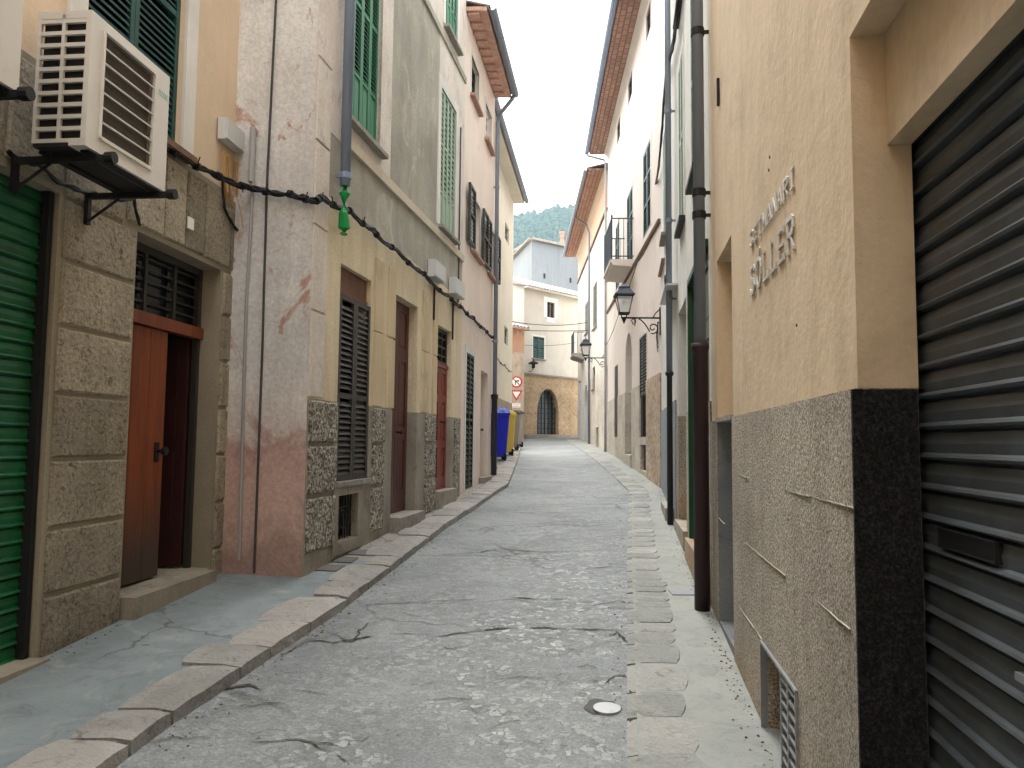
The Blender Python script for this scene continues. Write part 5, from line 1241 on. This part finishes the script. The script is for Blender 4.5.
# dark joint bed under the stones, then the pavement sheets that stop at the ragged inner ends
def strip(name, mat, side, a_, c_, dz, y0, y1, n_=8):
    rows = []
    for y in ys(y0, y1, .03):
        k0 = xl(y) if side < 0 else xr(y); s_ = -1 if side < 0 else 1
        A_, B_ = a_(y), c_(y); rows.append([(k0+s_*(A_+(B_-A_)*i/n_), y) for i in range(n_+1)])
    return rowmesh(rows, name, mat, lambda x, y: zl_(x, y)+dz)
bed = flat('dark_joint_dirt', (64,60,54), .95)
strip('kerb_bed', bed, -1, lambda y: .02, lambda y: .6, -.012, -8, 31); strip('kerb_bed', bed, 1, lambda y: .012, lambda y: .6, -.012, -8, 36)
strip('pavement', pl_m, -1, lambda y: .06, lambda y: 2.5, 0, -8, 7.6, 30)
strip('pavement', pf_m, -1, lambda y: .06, lambda y: 3.2, .0, 7.6, 31, 20)
strip('pavement', pr_m, 1, lambda y: .05, lambda y: 2.2, 0, -8, 36, 20)
# cracks: narrow ragged gaps laid 4 mm over the road
def crack(pts, w, seed, mat, name='road_crack'):
    w *= .62 if seed > 49 else .95
    rnd = random.Random(seed); P_ = []
    pts = [ground_at(px, py, -.07) for px, py in pts]
    for a, c_ in zip(pts, pts[1:]):
        n_ = max(3, int((c_-a).length/.035))
        for i in range(n_): P_.append(a.lerp(c_, i/n_))
    P_.append(pts[-1]); V = []; Fc = []; L = len(P_)
    for i, p_ in enumerate(P_):
        e = math.sin(math.pi*min(1, (i+.3)/L))**.4; j = .035*mnoise.noise(Vector((i*.35, seed, 0)))+.012*mnoise.noise(Vector((i*1.3, seed, 3)))
        hw = w*e*max(.12, .55+.9*mnoise.noise(Vector((i*.22, seed, 9)))+.3*mnoise.noise(Vector((i*.9, seed, 19))))/2
        t = (P_[min(i+1, L-1)]-P_[max(i-1, 0)]); t.z = 0; t.normalize(); nn = Vector((-t.y, t.x, 0)); q = p_+nn*j
        for s_ in (1, -1): x = q+nn*hw*s_; V.append((x.x, x.y, road_z(x.x, x.y)+.006))
    for i in range(L-1): Fc.append([2*i, 2*i+1, 2*i+3, 2*i+2])
    me = bpy.data.meshes.new(name); me.from_pydata(V, [], Fc); me.materials.append(mat); o = bpy.data.objects.new(name, me); COL.objects.link(o); struct(o)
ckm = N('crack_dirt'); ckm = ckm.out(ckm.mix(ckm.ramp(ckm.noise(25, 4, .6), .4, .6), lin((38,38,36)), lin((84,84,78))), .95)
for i, (p_, w) in enumerate((([(417,636),(450,634),(498,629),(545,630),(590,635),(622,638)], .035), ([(355,606),(400,603),(450,600),(478,599)], .018), ([(512,598),(540,600),(566,602)], .03), ([(440,555),(478,552),(500,548),(540,552),(602,554)], .03),
    ([(330,633),(352,640),(368,622)], .03), ([(280,655),(310,640),(345,640)], .022), ([(343,640),(360,637),(372,635)], .05), ([(455,584),(470,582),(495,583)], .012), ([(590,571),(610,571),(626,573)], .03),
    ([(606,644),(618,640),(626,650)], .03), ([(604,692),(615,684),(627,686)], .02), ([(520,527),(560,525),(600,528)], .03), ([(470,511),(520,512),(590,514)], .03), ([(540,498),(575,497),(612,499)], .03), ([(250,742),(300,738),(330,748),(345,760)], .02), ([(225,690),(250,684),(262,690)], .05),
    ([(480,474),(530,473),(590,475)], .03), ([(600,566),(612,567),(626,570)], .015))):
    crack(p_, w, i+1, ckm)
rq = random.Random(21)
for q in range(34):
    px, py = rq.uniform(230, 620), rq.uniform(530, 760)
    a0 = ground_at(px, py, -.07)
    if not (xl(a0.y)+.15 < a0.x < xr(a0.y)-.15): continue
    px2 = px+rq.uniform(14, 45)*rq.choice((-1, 1)); crack([(px, py), ((px+px2)/2, py+rq.uniform(-3, 3)), (px2, py+rq.uniform(-5, 5))], rq.uniform(.008, .024), 50+q, ckm)
# loose chips and leaf litter along the kerbs and wall feet
def wallx(y, sd):
    if sd < 0: return (-3.327+.1*y if y < 7 else -1.85+.171*(y-6.86))+abs(rq.gauss(0, .05))+.05
    return .704+.1455*y-abs(rq.gauss(0, .05))-.03
V = []; Fc = []
for q in range(1300):
    y = rq.uniform(2.5, 15); sd = rq.choice((-1, -1, 1, -2, 2, 2)); x = (xl(y)+abs(rq.gauss(0, .08))+.01) if sd == -1 else xr(y)-abs(rq.gauss(0, .1))-.01 if sd == 1 else wallx(y, sd)
    z = (road_z(x, y) if abs(sd) == 1 else zl_(x, y))+.002; r_ = rq.uniform(.003, .011); b0 = len(V); a = rq.uniform(0, 6)
    for i in range(4): V.append((x+r_*math.cos(a+i*1.57)*rq.uniform(.6, 1.2), y+r_*math.sin(a+i*1.57)*rq.uniform(.6, 1.2), z))
    V.append((x, y, z+r_*.7))
    Fc += [[b0, b0+1, b0+4], [b0+1, b0+2, b0+4], [b0+2, b0+3, b0+4], [b0+3, b0, b0+4]]
me = bpy.data.meshes.new('grit'); me.from_pydata(V, [], Fc); me.materials.append(plaster('dry_grit', (110,100,84), (62,54,44), fine=30, streak=0, big=9)); o = bpy.data.objects.new('grit', me); COL.objects.link(o); struct(o, 'stuff'); tag(o, 'fine grit and dry litter gathered along both kerbs', 'grit')
# round cover in its dark patch, slabs, plate
def disc_at(px, py, r, dz, mat, name, label, cat, K=28, sq=None, rough_=0, rz=0, th=.008, surf=road_z):
    p_ = ground_at(px, py, -.04); x0_, y0_ = p_.x, p_.y
    t = thing(name, label, cat, (x0_, y0_, surf(x0_, y0_)+dz)); m = MB()
    if sq: P_ = [(-sq[0]/2, -sq[1]/2), (sq[0]/2, -sq[1]/2), (sq[0]/2, sq[1]/2), (-sq[0]/2, sq[1]/2)]
    else: P_ = [((r*(1+rough_*mnoise.noise(Vector((math.cos(2*math.pi*i/K)*1.5, math.sin(2*math.pi*i/K)*1.5, 4)))))*math.cos(2*math.pi*i/K), (r*(1+rough_*mnoise.noise(Vector((math.cos(2*math.pi*i/K)*1.5, math.sin(2*math.pi*i/K)*1.5, 4)))))*math.sin(2*math.pi*i/K)) for i in range(K)]
    sl_ = .055; L = len(P_); P_ = [(math.cos(rz)*x-math.sin(rz)*y, math.sin(rz)*x+math.cos(rz)*y) for x, y in P_]
    def hz(x, y): return surf(x0_+x, y0_+y)-surf(x0_, y0_) if sq else sl_*y
    m.v = [(x, y, hz(x, y)-.03) for x, y in P_]+[(x, y, hz(x, y)+th) for x, y in P_]; m.f = [list(range(L)), list(range(L, 2*L))]+[[i, (i+1) % L, L+(i+1) % L, L+i] for i in range(L)]
    m.build('cover', mat, t); return t
mp = ground_at(604, 712, -.04); patch = MB(); K = 30
ang = [2*math.pi*i/K for i in range(K)]; V = []
for a in ang: r_ = .075*(1+.35*mnoise.noise(Vector((math.cos(a)*1.3, math.sin(a)*1.3, 2)))); x, y = mp.x-.02+r_*1.1*math.cos(a), mp.y+.03+r_*math.sin(a)*1.3; V.append((x, y, road_z(x, y)+.004))
patch.v = V; patch.f = [list(range(K))]; struct(patch.build('road_patch', plaster('dark_bitumen_patch', (84,86,82), (60,60,58), fine=60, streak=0)))
disc_at(607, 713, .072, .006, M['galv'], 'valve_cover', 'small round pale metal cover in a dark patch of the road', 'valve cover')
disc_at(686, 597.5, 0, .0, plaster('grey_cover_plate', (140,144,150), (126,130,136), fine=60, streak=0), 'cover_plate', 'rectangular blue-grey cover plate on the right pavement before the maroon pipe', 'cover plate', sq=(.26, .16), surf=zl_)
sl_m = plaster('dark_slate_slab', (106,100,96), (86,82,78), fine=50, streak=0)
for (px, py), nm in (((359, 557), 'farthest of three dark slabs set in the left pavement'), ((344, 564.5), 'middle of three dark slabs set in the left pavement'), ((329.5, 573), 'nearest of three dark slabs set in the left pavement')):
    disc_at(px, py, 0, .003, sl_m, 'paving_slab', nm, 'slab', sq=(.22, .24), surf=zl_, rz=-.1)
for o in COL.objects:
    if o.name.startswith('paving_slab'): o['group'] = 'dark slabs in the left pavement'
# terrain out to the horizon
tm = plaster('dry_earth', (150,140,118), (130,124,100), big=.05, streak=0)
def tz_(x, y): return min(zg(max(y, -60)), 1.9)-.35
rows = [[(x, y) for x in (-2000, -300, -60, -20, -5, 5, 20, 60, 300, 2000)] for y in [-2000, -300, -60]+list(range(-40, 60, 4))+[80, 200, 500, 1200, 2500]]
rowmesh(rows, 'ground', tm, tz_)
# mountain with its wood
def ridge(x): 
    t = (x+40)/100; return 208+13*max(-1, min(2.5, x/66))+9*mnoise.noise(Vector((x*.018, 3, 1)))+4*mnoise.noise(Vector((x*.06, 3, 1)))-max(0, -x-60)*.25
def hill(x, y):
    t = min(1, max(0, (y-250)/450)); h = ridge(x)*(t if y < 700 else max(0, 1-(y-700)/500))
    return h+10*mnoise.noise(Vector((x*.012, y*.012, 0)))*t*(1-t)*3+1.5
k = N('mountain_ground'); c = k.mix(k.ramp(k.noise(.03, 6, .6), .4, .6), lin((92,104,70)), lin((130,126,104))); c = k.mix(k.ramp(k.noise(.02, 6, .65, dist=1), .58, .64), c, lin((196,186,172)))
hm = k.out(c, .95)
rows = [[(x, y) for x in [-420+12*i for i in range(85)]] for y in [250+12*i for i in range(80)]]
rowmesh(rows, 'mountain', hm, hill)
import bmesh
bm = bmesh.new(); bmesh.ops.create_icosphere(bm, subdivisions=1, radius=1); IV = [v.co.copy() for v in bm.verts]; IF = [[v.index for v in f.verts] for f in bm.faces]; bm.free()
rnd = random.Random(2); V = []; Fc = []
for q in range(5200):
    y = rnd.uniform(515, 705); x = rnd.uniform(-70, 165)
    g_ = mnoise.noise(Vector((x*.03, y*.02, 8)))
    if g_ > .38: continue
    s_ = rnd.uniform(1.5, 3.1); z = hill(x, y); b0 = len(V); hh = rnd.uniform(.9, 1.7)
    for v in IV:
        jt = 1+rnd.uniform(-.3, .3); V.append((x+v.x*s_*jt, y+v.y*s_*jt, z+s_*.8+v.z*s_*hh*jt))
    for f_ in IF: Fc.append([b0+i for i in f_])
me = bpy.data.meshes.new('forest'); me.from_pydata(V, [], Fc)
k = N('pine_foliage'); c = k.mix(k.ramp(k.noise(.09, 4, .6), .35, .65), lin((30,48,30)), lin((54,70,44))); me.materials.append(k.out(c, .95, spec=.1))
o = bpy.data.objects.new('forest', me); COL.objects.link(o); struct(o, 'stuff'); tag(o, 'dense pine wood covering the bluish mountain behind the houses', 'forest')
# haze
if HAZE:
    m = MB(); m.box(-450, 620, -30, 1230, -2, 262)
    hz = bpy.data.materials.new('haze_air'); hz.use_nodes = True; nt = hz.node_tree; nt.nodes.clear(); ou = nt.nodes.new('ShaderNodeOutputMaterial'); pv = nt.nodes.new('ShaderNodeVolumePrincipled')
    pv.inputs['Density'].default_value = HAZE; pv.inputs['Color'].default_value = (.6, .8, 1, 1); nt.links.new(pv.outputs[0], ou.inputs['Volume'])
    o = m.build('haze', hz); struct(o, 'stuff')
# ------------------------------------------------------------------ light
w = bpy.data.worlds.new('World'); sc.world = w; w.use_nodes = True; nt = w.node_tree; bg = nt.nodes['Background']
sky = nt.nodes.new('ShaderNodeTexSky'); sky.sky_type = 'NISHITA'; sky.sun_disc = False; sky.sun_elevation = R(62); sky.sun_rotation = R(350); sky.air_density = 1; sky.dust_density = 4; sky.ozone_density = 1
hs = nt.nodes.new('ShaderNodeHueSaturation'); hs.inputs['Saturation'].default_value = .22; nt.links.new(sky.outputs[0], hs.inputs['Color'])
mx = nt.nodes.new('ShaderNodeMix'); mx.data_type = 'RGBA'; mx.inputs[0].default_value = .55; nt.links.new(hs.outputs[0], mx.inputs[6]); mx.inputs[7].default_value = (11, 11, 11, 1)
nt.links.new(mx.outputs[2], bg.inputs['Color']); bg.inputs['Strength'].default_value = .15
sun = bpy.data.lights.new('sun', 'SUN'); sun.energy = 1.2; sun.angle = R(30); sun.color = (1, .96, .9); so = bpy.data.objects.new('sun', sun); COL.objects.link(so)
el, az = R(62), R(350)
dirv = Vector((math.sin(az)*math.cos(el), math.cos(az)*math.cos(el), math.sin(el))); so.rotation_euler = dirv.to_track_quat('Z', 'Y').to_euler(); so.location = (0, 0, 30)
sc.view_settings.view_transform = 'Standard'; sc.view_settings.look = 'None'; sc.view_settings.gamma = 1; sc.view_settings.exposure = EXPO
sc.render.engine = 'CYCLES'; sc.cycles.use_denoising = True; sc.cycles.max_bounces = 8; sc.cycles.diffuse_bounces = 5; sc.cycles.volume_bounces = 1
